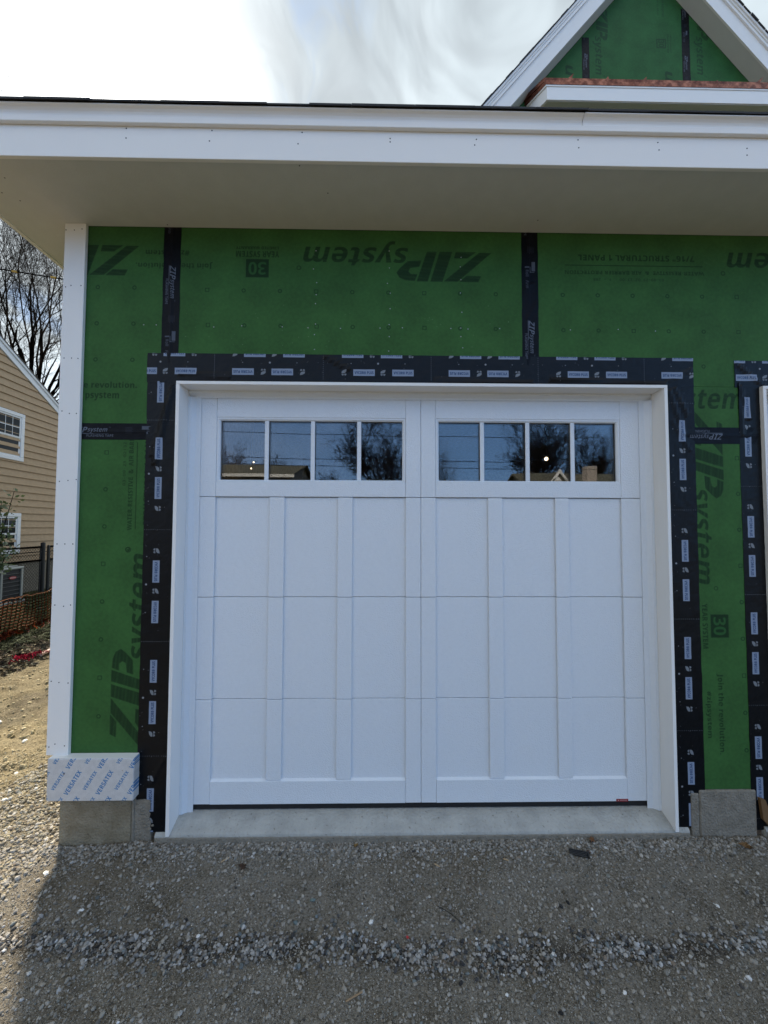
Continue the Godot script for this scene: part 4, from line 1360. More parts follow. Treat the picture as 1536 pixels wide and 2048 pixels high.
# ---------------------------------------------------------------- trees
func grow_tree(called: String, label: String, at: Vector3, seed_: int, height: float, r0: float, m: Material, steep: float, levels := 5, kids := [6, 6, 6, 5, 4], trunk_part := 0.32, group := "", lean := Vector3.ZERO, thin := 0.005) -> Node3D:
	var t := thing(called, label, "tree", at, group)
	var r := RandomNumberGenerator.new()
	r.seed = seed_
	var parts := [MB.new(), MB.new(), MB.new()]
	var stack: Array = [[Vector3(0, -0.3, 0), (Vector3.UP + lean).normalized(), height * trunk_part * 1.6, r0, 0]]
	while stack.size() > 0:
		var it: Array = stack.pop_back()
		var p: Vector3 = it[0]
		var d: Vector3 = it[1]
		var ln: float = it[2]
		var rad: float = it[3]
		var lv: int = it[4]
		var segs: int = [8, 7, 5, 4, 3, 2][lv]
		var path := PackedVector3Array([p])
		var rs := PackedFloat32Array([rad * (1.25 if lv == 0 else 1.0)])
		var dirs: Array[Vector3] = [d]
		var q := p
		var endk: float = 0.45 if lv == 0 else 0.25
		for i in segs:
			var bend: float = [0.06, 0.13, 0.18, 0.24, 0.3, 0.35][lv]
			d = (d + Vector3(r.randfn(0, 1), r.randfn(0, 1), r.randfn(0, 1)) * bend + Vector3.UP * 0.09 * steep).normalized()
			q += d * ln / segs
			path.append(q)
			dirs.append(d)
			rs.append(maxf(rad * lerpf(1.0, endk, float(i + 1) / segs), thin * 0.8))
		var which: MB = parts[0 if lv == 0 else (1 if lv <= 2 else 2)]
		which.tube(path, rs, [9, 7, 5, 4, 3, 3][lv])
		if lv < levels:
			var n: int = kids[lv]
			for k in n:
				var tt := clampf(lerpf(0.45 if lv == 0 else 0.22, 1.0, (k + r.randf()) / n), 0.0, 1.0)
				if k == n - 1:
					tt = 1.0
				var fi := tt * segs
				var i0 := mini(int(fi), segs - 1)
				var at_ := path[i0].lerp(path[i0 + 1], fi - i0)
				var pd: Vector3 = dirs[i0 + 1]
				var side := pd.cross(Vector3(r.randfn(0, 1), r.randfn(0, 1), r.randfn(0, 1))).normalized()
				var an := r.randf_range(0.35, 0.85) * (0.35 if k == n - 1 else 1.0) / steep
				var nd := (pd * cos(an) + side * sin(an)).normalized()
				var pr := lerpf(rad, rad * endk, tt)
				stack.append([at_, nd, ln * r.randf_range(0.5, 0.82) * (0.95 if lv == 0 else 0.85), maxf(pr * r.randf_range(0.5, 0.72), thin), lv + 1])
	put("trunk", parts[0].mesh(), m, t)
	put("limbs", parts[1].mesh(), m, t)
	put("twigs", parts[2].mesh(), m, t)
	return t

# ---------------------------------------------------------------- tan house next door
func build_neighbour() -> void:
	var base := Vector3(-8.426, 0, -7.837)
	var t := thing("tan_house", "tan clapboard house with white windows beside the wire fence", "house", base)
	t.rotation.y = 0.069
	# own axes: x outwards to the right, z towards the street; s = -z runs away along the wall
	var lo := 0.79
	var rake := func(s: float) -> float:
		return 4.52 - 0.552 * s if s > -5.5 else 4.52 + 0.552 * 5.5 + 0.552 * (s + 5.5)
	var e := 0.165
	var y := lo
	var bw := MB.new()
	bw.prism(poly([-12.5, 0.0, 1.55, 0.0, 1.55, 3.66, -5.5, 7.55, -12.5, 3.66]), Vector3(-0.15, 0, 0), Vector3.FORWARD, Vector3.UP, Vector3(0.14, 0, 0))
	put("wall", bw.mesh(), M.siding, t)
	put("foundation", MB.new().box(Vector3(-0.16, -0.2, -1.55), Vector3(0.012, 0.785, 12.5)).mesh(), M.concrete_dark, t)
	while y < 7.4:
		var s1 := 1.56
		var s0 := -12.5
		if y + e > 3.66:
			s1 = minf(s1, (4.50 - (y + e)) / 0.552)
			s0 = -11.0 - s1
		if s1 - s0 > 0.3:
			# a lapped board: thick lower edge, thin upper edge, ends cut to the roof slope
			var q := MB.new()
			var k := e / 0.552 if y + e > 3.7 else 0.0
			var a0 := Vector3(0.012, y, -(s1 + k)); var a1 := Vector3(0.012, y, -(s0 - k))
			var b0 := Vector3(0.042, y, -(s1 + k)); var b1 := Vector3(0.042, y, -(s0 - k))
			var c0 := Vector3(0.014, y + e, -s1); var c1 := Vector3(0.014, y + e, -s0)
			q.quad(a0, b0, b1, a1, Vector3.DOWN)
			q.quad(b0, c0, c1, b1, Vector3.RIGHT)
			q.quad(a0, c0, c1, a1, Vector3.LEFT)
			q.tri(a0, b0, c0, Vector3.FORWARD); q.tri(a1, b1, c1, Vector3.BACK)
			put("siding_board", q.mesh(), M.siding, t)
		y += e
	for w: Array in [[-2.13, -1.14, 3.14, 4.24], [-2.13, -1.145, 1.01, 1.94]]:
		var z0: float = -w[1]
		var z1: float = -w[0]
		var y0: float = w[2]
		var y1: float = w[3]
		var fr := MB.new()
		fr.box(Vector3(0.01, y0, z0), Vector3(0.06, y0 + 0.09, z1), 0.006)
		fr.box(Vector3(0.01, y1 - 0.08, z0), Vector3(0.06, y1, z1), 0.006)
		fr.box(Vector3(0.01, y0 + 0.0905, z0), Vector3(0.058, y1 - 0.0805, z0 + 0.09), 0.006)
		fr.box(Vector3(0.01, y0 + 0.0905, z1 - 0.09), Vector3(0.058, y1 - 0.0805, z1), 0.006)
		var win := put("window", fr.mesh(), M.white_paint, t)
		var ym := y0 + (y1 - y0) * 0.49
		var sa := MB.new()
		for q: Array in [[y0 + 0.092, ym + 0.012, 0.022], [ym - 0.012, y1 - 0.082, 0.034]]:
			var xo: float = q[2]
			sa.box(Vector3(xo, q[0], z0 + 0.092), Vector3(xo + 0.012, q[0] + 0.035, z1 - 0.092), 0.002)
			sa.box(Vector3(xo, q[1] - 0.035, z0 + 0.092), Vector3(xo + 0.012, q[1], z1 - 0.092), 0.002)
			sa.box(Vector3(xo + 0.0005, q[0] + 0.0355, z0 + 0.092), Vector3(xo + 0.0115, q[1] - 0.0355, z0 + 0.127), 0.002)
			sa.box(Vector3(xo + 0.0005, q[0] + 0.0355, z1 - 0.127), Vector3(xo + 0.0115, q[1] - 0.0355, z1 - 0.092), 0.002)
		put("sash", sa.mesh(), M.white_paint, win)
		put("pane", MB.new().box(Vector3(0.024, y0 + 0.13, z0 + 0.128), Vector3(0.028, ym - 0.02, z1 - 0.128)).mesh(), M.dark_glass, win)
		put("pane", MB.new().box(Vector3(0.036, ym + 0.02, z0 + 0.128), Vector3(0.040, y1 - 0.12, z1 - 0.128)).mesh(), M.dark_glass, win)
		for i in 3:
			var zz := lerpf(z0 + 0.128, z1 - 0.128, (i + 1) / 4.0)
			put("muntin", MB.new().box(Vector3(0.0405, ym + 0.02, zz - 0.005), Vector3(0.044, y1 - 0.12, zz + 0.005)).mesh(), M.white_paint, win)
		put("muntin", MB.new().box(Vector3(0.0405, (ym + y1) / 2 - 0.06, z0 + 0.128), Vector3(0.0435, (ym + y1) / 2 - 0.044, z1 - 0.128)).mesh(), M.white_paint, win)
	# rake trim and roof, two slopes
	var dz := Vector3(0, -0.552, -1).normalized()
	var up := Vector3(0, 1, -0.552).normalized()
	var pk := Vector3(0, 4.52 + 0.552 * 5.5, 5.5)
	for sd: float in [1.0, -1.0]:
		var dd := Vector3(0, dz.y, dz.z * sd)
		var uu := Vector3(0, up.y, up.z * sd)
		put("rake_board", MB.new().prism(poly([0.0, 0.0, 8.3, 0.0, 8.3, 0.125, 0.0, 0.125]), pk + Vector3(0.012, 0, 0), dd, uu, Vector3(0.035, 0, 0)).mesh(), M.white_paint, t)
		put("rake_moulding", MB.new().prism(poly([0.0, 0.126, 8.3, 0.126, 8.3, 0.18, 0.0, 0.18]), pk + Vector3(0.0122, 0, 0), dd, uu, Vector3(0.06, 0, 0)).mesh(), M.white_paint, t)
		put("roof", MB.new().prism(poly([-0.05, 0.181, 8.4, 0.181, 8.4, 0.20, -0.05, 0.20]), pk + Vector3(-9.0, 0, 0), dd, uu, Vector3(9.085, 0, 0)).mesh(), M.shingle_tan, t)
	put("rear_walls", MB.new().box(Vector3(-9.0, -0.2, -1.5), Vector3(-0.151, 3.6, 12.4)).mesh(), M.siding, t)

func build_yard() -> void:
	var tilt := 0.069
	# condenser
	var ac := thing("air_conditioner", "grey outdoor air conditioner with dark louvres by the tan house", "air conditioner", Vector3(-7.38, gh(-7.4, -5.4), -5.80))
	ac.rotation.y = tilt
	var y0 := 0.06
	var y1 := 0.74
	put("housing", MB.new().box(Vector3(-0.72, y0, 0.02), Vector3(-0.03, y1 - 0.04, 0.86), 0.01).mesh(), plain(lin(0.02, 0.02, 0.022), 0.7), ac)
	var fr := MB.new()
	for z: float in [0.0, 0.47, 0.84]:
		fr.box(Vector3(-0.03, y0, z), Vector3(0.0, y1 - 0.05, z + 0.045), 0.006)
	fr.box(Vector3(-0.72, y0, -0.0), Vector3(-0.69, y1 - 0.05, 0.045), 0.006)
	fr.box(Vector3(-0.76, 0.0, -0.03), Vector3(0.03, y0 - 0.001, 0.92), 0.01)
	put("corner_post", fr.mesh(), M.ac_grey, ac)
	put("lid", MB.new().box(Vector3(-0.74, y1 - 0.049, -0.012), Vector3(0.012, y1, 0.9), 0.015).box(Vector3(-0.66, y1 + 0.001, 0.06), Vector3(-0.06, y1 + 0.02, 0.82), 0.008).mesh(), M.ac_grey, ac)
	for i in 7:
		put("louvre", MB.new().box(Vector3(-0.029, y0 + 0.05 + i * 0.082, 0.046), Vector3(-0.008, y0 + 0.058 + i * 0.082, 0.839)).mesh(), plain(lin(0.10, 0.10, 0.10), 0.5), ac)
	var bd := MB.new()
	var oval := PackedVector2Array()
	for k in 20:
		oval.append(Vector2(cos(TAU * k / 20) * 0.085, sin(TAU * k / 20) * 0.03))
	bd.prism(oval, Vector3(-0.008, 0.53, 0.25), Vector3.BACK, Vector3.UP, Vector3(0.008, 0, 0))
	var badge := put("badge", bd.mesh(), plain(lin(0.35, 0.03, 0.04), 0.4), ac)
	var bm := MB.new()
	for i in 5:
		bm.box(Vector3(0.0002, 0.519, 0.19 + i * 0.026), Vector3(0.0012, 0.541, 0.208 + i * 0.026))
	put("badge_mark", bm.mesh(), plain(lin(0.6, 0.4, 0.4), 0.5), badge)
	# chain link fence
	var fx := thing("chain_link_fence", "black chain link fence with gate posts before the tan house", "fence", Vector3(-7.745, 0.05, -6.67))
	fx.rotation.y = tilt
	var posts := [[0.0, 0.045, 1.2], [-0.16, 0.026, 1.13], [0.07, 0.014, 1.12], [-0.20, 0.014, 1.12], [2.4, 0.03, 1.18], [-2.4, 0.03, 1.18]]
	for p: Array in posts:
		put("post", MB.new().lathe(PackedVector2Array([Vector2(p[1], -0.3), Vector2(p[1], p[2]), Vector2(float(p[1]) * 0.9, float(p[2]) + 0.015), Vector2(0.0, float(p[2]) + 0.03)]), Vector3(0, 0, p[0]), 12).mesh(), M.black_metal, fx)
	for yy: float in [1.12, 0.82]:
		put("rail", MB.new().tube(PackedVector3Array([Vector3(0, yy, 0.07), Vector3(0, yy, 2.4)]), PackedFloat32Array([0.021, 0.021]), 8).mesh(), M.black_metal, fx)
		put("rail", MB.new().tube(PackedVector3Array([Vector3(0, yy, -0.20), Vector3(0, yy, -2.4)]), PackedFloat32Array([0.021, 0.021]), 8).mesh(), M.black_metal, fx)
	put("rail", MB.new().tube(PackedVector3Array([Vector3(0, 1.01, -2.4), Vector3(0, 1.01, 2.4)]), PackedFloat32Array([0.01, 0.01]), 6).mesh(), M.black_metal, fx)
	var net := MB.new()
	var sp := 0.075
	for span: Array in [[0.07, 2.4], [-2.4, -0.2]]:
		var za: float = span[0]
		var zb: float = span[1]
		var k := za - 1.15
		while k < zb:
			# rising and falling wires, clipped to the span
			for dirn: float in [1.0, -1.0]:
				var zs := k
				var ze := k + 1.15
				var s0 := clampf(zs, za, zb)
				var s1 := clampf(ze, za, zb)
				if s1 - s0 > 0.02:
					var ya := (s0 - zs)
					var yb := (s1 - zs)
					if dirn < 0.0:
						ya = 1.15 - ya
						yb = 1.15 - yb
					net.tube(PackedVector3Array([Vector3(0.004 * dirn, ya, s0), Vector3(0.004 * dirn, yb, s1)]), PackedFloat32Array([0.0032, 0.0032]), 3)
			k += sp
	put("wire_mesh", net.mesh(), M.black_metal, fx)
	# orange safety net
	var nt := thing("safety_net", "orange plastic safety net sagging along the torn straw and mulch", "safety fence", Vector3(-5.5, 0, -3.83))
	var warp := func(s: float, q: float) -> Vector3:
		# s along, q 0..1 up
		var x := -5.5 - 0.22 * s - 0.03 * sin(s * 2.3)
		var z := -3.83 - s
		var g := gh(x, z)
		var sag := 0.54 - 0.015 * s + 0.02 * sin(s * 2.0) - 0.02 * sin(s * 5.3)
		return Vector3(x + 0.04 * sin(q * 2.0 + s * 1.3) + 0.006 * sin(s * 7.0 + q * 3.0), g + 0.03 + q * sag, z) - Vector3(-5.5, 0, -3.83)
	var st := MB.new()
	for j in 13:
		var q := j / 12.0
		var path := PackedVector3Array()
		var rr := PackedFloat32Array()
		for i in 81:
			path.append(warp.call(-2.6 + 0.07 * i, q + 0.002 * sin(i * 1.3 + j)))
			rr.append(0.0105 if j != 12 else 0.013)
		st.tube(path, rr, 4)
	put("strand", st.mesh(), M.net_pale, nt)
	var vt := MB.new()
	for i in 62:
		var s := -2.6 + 0.09 * i
		var path := PackedVector3Array()
		var rr := PackedFloat32Array()
		for j in 9:
			path.append(warp.call(s + 0.004 * sin(j * 2.0 + i), j / 8.0))
			rr.append(0.006)
		vt.tube(path, rr, 4)
	put("strand", vt.mesh(), M.net, nt)
	# the foot of the net lies bunched on the ground
	var bn := MB.new()
	var br := RandomNumberGenerator.new()
	br.seed = 17
	for i in 150:
		var s := br.randf_range(-2.6, 2.9)
		var path := PackedVector3Array()
		var rr := PackedFloat32Array()
		var ph := br.randf() * TAU
		var off := br.randf_range(0.0, 0.22)
		for j in 9:
			var p: Vector3 = warp.call(s + 0.05 * j, 0.0)
			path.append(p + Vector3(off + 0.05 * sin(ph + j * 0.9), 0.01 + absf(sin(ph * 2.0 + j * 1.1)) * 0.075, 0.0))
			rr.append(br.randf_range(0.004, 0.008))
		bn.tube(path, rr, 4)
	put("bunched_foot", bn.mesh(), M.net, nt)
	for s: float in [-2.4, 2.8]:
		var p: Vector3 = warp.call(s, 0.0)
		put("stake", MB.new().box(p + Vector3(-0.02, -0.3, -0.02), p + Vector3(0.02, 0.68, 0.02), 0.003).mesh(), M.wood, nt)
	# pink ribbon and stake lying on the soil
	var pk := MB.new()
	var pr := RandomNumberGenerator.new()
	pr.seed = 9
	for i in 26:
		var path := PackedVector3Array()
		var rr := PackedFloat32Array()
		var c := Vector3(pr.randf_range(-0.05, 0.05), 0.0, pr.randf_range(-0.16, 0.16))
		var a := pr.randf() * TAU
		for j in 7:
			path.append(c + Vector3(cos(a) * 0.02 * j - 0.05, absf(sin(j * 1.3 + a)) * 0.05 + 0.01, sin(a) * 0.02 * j))
			rr.append(0.006)
		pk.tube(path, rr, 4)
	var po := put("pink_ribbon", pk.mesh(), plain(lin(0.62, 0.03, 0.09), 0.5))
	po.position = Vector3(-4.5, gh(-4.5, -2.75) + 0.01, -2.75)
	tag(po, "bright pink ribbon bunched on the dirt before the mulch", "ribbon")
	var stick := MB.new().box(Vector3(-0.022, 0.0, -0.3), Vector3(0.022, 0.03, 0.3), 0.003)
	var so := put("wooden_stake", stick.mesh(), plain(lin(0.6, 0.42, 0.36), 0.7))
	so.position = Vector3(-4.5, gh(-4.5, -3.15) + 0.03, -3.15)
	so.rotation = Vector3(0.06, 0.12, 0.1)
	tag(so, "pale pinkish survey stake lying beyond the pink ribbon", "stake")
	# broadleaf shrub at the left edge
	var sh := thing("broadleaf_shrub", "glossy broadleaf shrub growing before the lower window", "shrub", Vector3(-6.99, gh(-6.99, -4.75), -4.72))
	var r := RandomNumberGenerator.new()
	r.seed = 88
	var stem := MB.new()
	var lf := MB.new()
	for i in 22:
		var a := r.randf() * TAU
		var tip := Vector3(cos(a) * r.randf_range(0.1, 0.42), r.randf_range(1.0, 2.25), sin(a) * r.randf_range(0.1, 0.42))
		var path := PackedVector3Array([Vector3.ZERO, tip * Vector3(0.3, 0.5, 0.3) + Vector3(0, 0.1, 0), tip])
		stem.tube(path, PackedFloat32Array([0.014, 0.010, 0.004]), 5)
		for j in 46:
			var p := path[1].lerp(tip, r.randf()) + Vector3(r.randfn(0, 0.07), r.randfn(0, 0.06), r.randfn(0, 0.07))
			var d := Vector3(r.randfn(0, 1), r.randfn(0.3, 0.6), r.randfn(0, 1)).normalized()
			var sd := d.cross(Vector3(r.randfn(0, 1), r.randfn(0, 1), r.randfn(0, 1))).normalized()
			var nn := d.cross(sd)
			var l := r.randf_range(0.06, 0.10)
			var w := l * 0.30
			lf.quad(p, p + d * l * 0.5 + sd * w + nn * 0.004, p + d * l, p + d * l * 0.5 - sd * w + nn * 0.004, nn)
	put("stems", stem.mesh(), M.bark, sh)
	put("leaves", lf.mesh(), M.shrub_leaf, sh)

func wire(called: String, label: String, a: Vector3, b: Vector3, sag: float, rad: float, m: Material, cat := "cable", group := "") -> MeshInstance3D:
	var path := PackedVector3Array()
	var rr := PackedFloat32Array()
	for i in 41:
		var t := i / 40.0
		path.append(a.lerp(b, t) - Vector3(0, sag * 4.0 * t * (1.0 - t), 0))
		rr.append(rad)
	var o := put(called, MB.new().tube(path, rr, 6).mesh(), m)
	tag(o, label, cat, group)
	return o

func build_far() -> void:
	# bare trees behind the tan house
	grow_tree("bare_tree", "tall bare tree rising behind the tan house roof by the corner board", Vector3(-22.6, -0.2, -23.6), 3, 25.0, 0.30, M.bark, 1.35, 5, [7, 6, 6, 5, 4], 0.36, "bare trees behind the tan house", Vector3.ZERO, 0.006)
	grow_tree("bare_tree", "slim bare tree in the middle behind the tan house roof", Vector3(-25.4, -0.2, -25.6), 11, 25.0, 0.20, M.bark, 1.5, 5, [6, 6, 5, 5, 4], 0.42, "bare trees behind the tan house", Vector3.ZERO, 0.006)
	grow_tree("bare_tree", "bare tree leaning in at the far left behind the tan house", Vector3(-25.6, -0.2, -22.6), 29, 23.0, 0.32, M.bark, 1.3, 5, [6, 6, 6, 5, 4], 0.34, "bare trees behind the tan house", Vector3(-0.12, 0, 0.05), 0.006)
	wire("utility_cable", "black overhead cable with yellow wraps before the bare trees", Vector3(-25, 12.39, -10.5), Vector3(8, 7.62, -10.5), 0.35, 0.022, plain(lin(0.03, 0.024, 0.018), 0.6))
	for p: Array in [[-12.3, 10.215, "left"], [-11.0, 10.03, "right"]]:
		var w := put("cable_wrap", MB.new().lathe(PackedVector2Array([Vector2(0.0, -0.09), Vector2(0.033, -0.085), Vector2(0.036, 0.0), Vector2(0.033, 0.085), Vector2(0.0, 0.09)]), Vector3.ZERO, 8).mesh(), plain(lin(0.42, 0.24, 0.03), 0.7))
		w.position = Vector3(p[0], p[1], -10.5)
		w.rotation.z = PI / 2 - 0.125
		tag(w, ("yellow wrap on the overhead cable farther from the corner board" if p[2] == "left" else "yellow wrap on the overhead cable nearest the corner board"), "cable wrap")
	# what the door glass mirrors: the other side of the street
	put("street", MB.new().box(Vector3(-150, -0.3, 13.5), Vector3(150, -0.155, 20.0)).mesh(), rough_mat(71, lin(0.05, 0.05, 0.052), lin(0.085, 0.083, 0.08), 0.05, 4, 0.5, 0.9)).set_meta("kind", "structure")
	var ha := thing("grey_roofed_house", "house with a wide grey roof mirrored in the left door lights", "house", Vector3(-15.6, -0.15, 25.0))
	far_house(ha, 9.4, 9.0, 5.5, 6.75, false)
	var hb := thing("gabled_house", "house with small white gables and a chimney mirrored in the right lights", "house", Vector3(17.0, -0.15, 26.0))
	far_house(hb, 5.2, 9.0, 4.3, 6.3, true)
	var t1 := grow_tree("street_tree", "broad bare tree mirrored at the right end of the left lights", Vector3(0.6, -0.1, 33.0), 41, 17.5, 0.36, M.bark, 0.95, 5, [7, 7, 6, 5, 4], 0.22, "bare trees across the street", Vector3.ZERO, 0.013)
	dup(t1, "street_tree", "broad bare tree mirrored behind the lamp in the right lights", Vector3(15.2, -0.1, 34.0), 1.9, 1.12)
	dup(t1, "street_tree", "bare tree mirrored above the left end of the grey roof", Vector3(-16.8, -0.1, 37.0), 3.3, 0.80)
	dup(t1, "street_tree", "bare tree mirrored above the middle of the grey roof", Vector3(-11.0, -0.1, 38.0), 4.6, 0.72)
	dup(t1, "street_tree", "low bare tree mirrored just right of the grey roof", Vector3(-5.0, -0.1, 41.0), 5.3, 0.62)
	dup(t1, "street_tree", "bare tree mirrored behind the chimney at the right edge", Vector3(22.0, -0.1, 38.0), 2.6, 0.95)
	grow_tree("pale_tree", "slender pale tree mirrored at the left end of the right lights", Vector3(6.2, -0.1, 31.0), 47, 12.5, 0.12, plain(lin(0.3, 0.28, 0.25), 0.9), 1.5, 4, [8, 6, 6, 5, 4], 0.25)
	var cn := thing("conifer", "dark conifer mirrored between the gabled house and its chimney", "tree", Vector3(20.5, -0.15, 38.0))
	put("trunk", MB.new().tube(PackedVector3Array([Vector3.ZERO, Vector3(0, 10.4, 0)]), PackedFloat32Array([0.2, 0.03]), 8).mesh(), M.bark, cn)
	var cb := MB.new()
	var r := RandomNumberGenerator.new()
	r.seed = 5
	for i in 2600:
		var yy := r.randf_range(1.0, 10.4)
		var rad := (10.6 - yy) * 0.19 * sqrt(r.randf())
		var a := r.randf() * TAU
		var p := Vector3(cos(a) * rad, yy - rad * 0.3, sin(a) * rad)
		var d := Vector3(cos(a), -0.25, sin(a)).rotated(Vector3.UP, r.randfn(0, 0.4))
		var sd := Vector3(-sin(a), r.randfn(0, 0.3), cos(a)) * 0.09
		cb.tri(p - sd, p + sd, p + d * 0.4, Vector3.UP)
	put("needles", cb.mesh(), plain(lin(0.02, 0.035, 0.02), 0.9), cn)
	for p: Array in [[-21.0, "left"], [23.0, "right"]]:
		var up := thing("utility_pole", "wooden utility pole with a cross arm at the %s end of the wires" % ("west" if p[1] == "left" else "east"), "utility pole", Vector3(p[0], -0.15, 12.6))
		put("pole", MB.new().tube(PackedVector3Array([Vector3.ZERO, Vector3(0, 6.6, 0)]), PackedFloat32Array([0.15, 0.11]), 10).mesh(), M.bark, up)
		put("cross_arm", MB.new().box(Vector3(-0.06, 5.9, -0.9), Vector3(0.06, 6.02, 0.9), 0.01).mesh(), M.bark, up)
	for q: Array in [[5.75, 0.55, "highest overhead street wire mirrored across the blue sky"], [4.72, 0.5, "middle overhead street wire mirrored across the trees"], [4.45, 0.5, "lowest overhead street wire mirrored across the house roofs"]]:
		wire("street_wire", q[2], Vector3(-21, q[0] + 0.25, 12.6), Vector3(23, q[0] - 0.2, 12.6), q[1], 0.011, M.black_metal, "wire", "wires along the street")

func far_house(t: Node3D, half: float, deep: float, eave: float, ridge: float, gabled: bool) -> void:
	# front faces the garage (towards -z)
	put("wall", MB.new().box(Vector3(-half, -0.2, 0), Vector3(half, eave, deep)).mesh(), M.far_wall, t)
	var ov := 0.45
	var sl := (ridge - eave) / (deep * 0.5)
	var pr := PackedVector2Array([Vector2(-ov, eave - sl * ov + 0.02), Vector2(deep * 0.5, ridge), Vector2(deep + ov, eave - sl * ov + 0.02), Vector2(deep * 0.5, ridge + 0.16), Vector2(-ov, eave - sl * ov + 0.17)])
	pr = PackedVector2Array([pr[0], pr[1], pr[2], pr[2] + Vector2(0, 0.15), pr[3], pr[4]])
	put("roof", MB.new().prism(pr, Vector3(-half - 0.3, 0, 0), Vector3.BACK, Vector3.UP, Vector3(half * 2 + 0.6, 0, 0)).mesh(), M.far_roof, t)
	var tp := PackedVector2Array([Vector2(0.01, eave), Vector2(deep * 0.5, ridge), Vector2(deep - 0.01, eave)])
	put("gable_end", MB.new().prism(tp, Vector3(-half, 0, 0), Vector3.BACK, Vector3.UP, Vector3(half * 2, 0, 0)).mesh(), M.far_wall, t)
	put("eave_trim", MB.new().box(Vector3(-half - 0.31, eave - sl * ov - 0.1, -ov - 0.06), Vector3(half + 0.31, eave - sl * ov + 0.12, -ov - 0.001)).mesh(), M.white_paint, t)
	var xx := -half + 1.0
	while xx < half - 1.4:
		for yb: float in [0.9, eave - 1.75]:
			var w := put("window", MB.new().box(Vector3(xx - 0.08, yb - 0.08, -0.05), Vector3(xx + 0.98, yb, -0.001)).box(Vector3(xx - 0.08, yb + 1.25, -0.05), Vector3(xx + 0.98, yb + 1.33, -0.001)).box(Vector3(xx - 0.08, yb + 0.001, -0.05), Vector3(xx, yb + 1.249, -0.001)).box(Vector3(xx + 0.9, yb + 0.001, -0.05), Vector3(xx + 0.98, yb + 1.249, -0.001)).mesh(), M.white_paint, t)
			put("pane", MB.new().box(Vector3(xx, yb, -0.02), Vector3(xx + 0.9, yb + 1.25, -0.002)).mesh(), M.dark_glass, w)
		xx += 2.3
	if gabled:
		for q: Array in [[-3.9, 1.0, 4.1, 1.3], [-3.4, 0.65, 5.15, 0.9]]:
			# little cross gables with white edges
			var c: float = q[0]
			var hw: float = q[1]
			var yb: float = q[2]
			var hh: float = q[3]
			var zf := -0.55 if hw > 0.8 else 0.2
			put("dormer", MB.new().prism(poly([c - hw, yb, c + hw, yb, c, yb + hh]), Vector3(0, 0, zf), Vector3.RIGHT, Vector3.UP, Vector3(0, 0, 3.4)).mesh(), M.far_roof, t)
			put("dormer_trim", MB.new().prism(poly([c - hw - 0.1, yb, c - hw + 0.12, yb, c, yb + hh - 0.2, c + hw - 0.12, yb, c + hw + 0.1, yb, c, yb + hh + 0.1]), Vector3(0, 0, zf - 0.12), Vector3.RIGHT, Vector3.UP, Vector3(0, 0, 0.115)).mesh(), M.white_paint, t)
		put("chimney", MB.new().box(Vector3(-0.3, eave, 2.0), Vector3(0.5, 6.75, 2.8), 0.02).mesh(), plain(lin(0.4, 0.36, 0.33), 0.9), t)

# ---------------------------------------------------------------- small things
func leaf_mesh(seed_: int, size: float) -> ArrayMesh:
	var r := RandomNumberGenerator.new()
	r.seed = seed_
	var m := MB.new()
	var rim: Array[Vector3] = []
	for k in 14:
		var a := TAU * k / 14
		var rad := size * (0.5 if k % 2 == 0 else 0.26) * r.randf_range(0.75, 1.15)
		rim.append(Vector3(cos(a) * rad, r.randf_range(0.0, 0.28) * size, sin(a) * rad * 0.8))
	for k in 14:
		m.tri(Vector3(0, 0.05 * size, 0), rim[k], rim[(k + 1) % 14], Vector3.UP)
		var dn := Vector3(0, -0.0006, 0)
		m.tri(Vector3(0, 0.05 * size, 0) + dn, rim[k] + dn, rim[(k + 1) % 14] + dn, Vector3.DOWN)
	m.tube(PackedVector3Array([Vector3(0, 0.05 * size, 0), Vector3(size * 0.4, 0.1 * size, size * 0.2), Vector3(size * 0.8, 0.02 * size, size * 0.3)]), PackedFloat32Array([0.001, 0.001, 0.0008]), 4)
	return m.mesh()

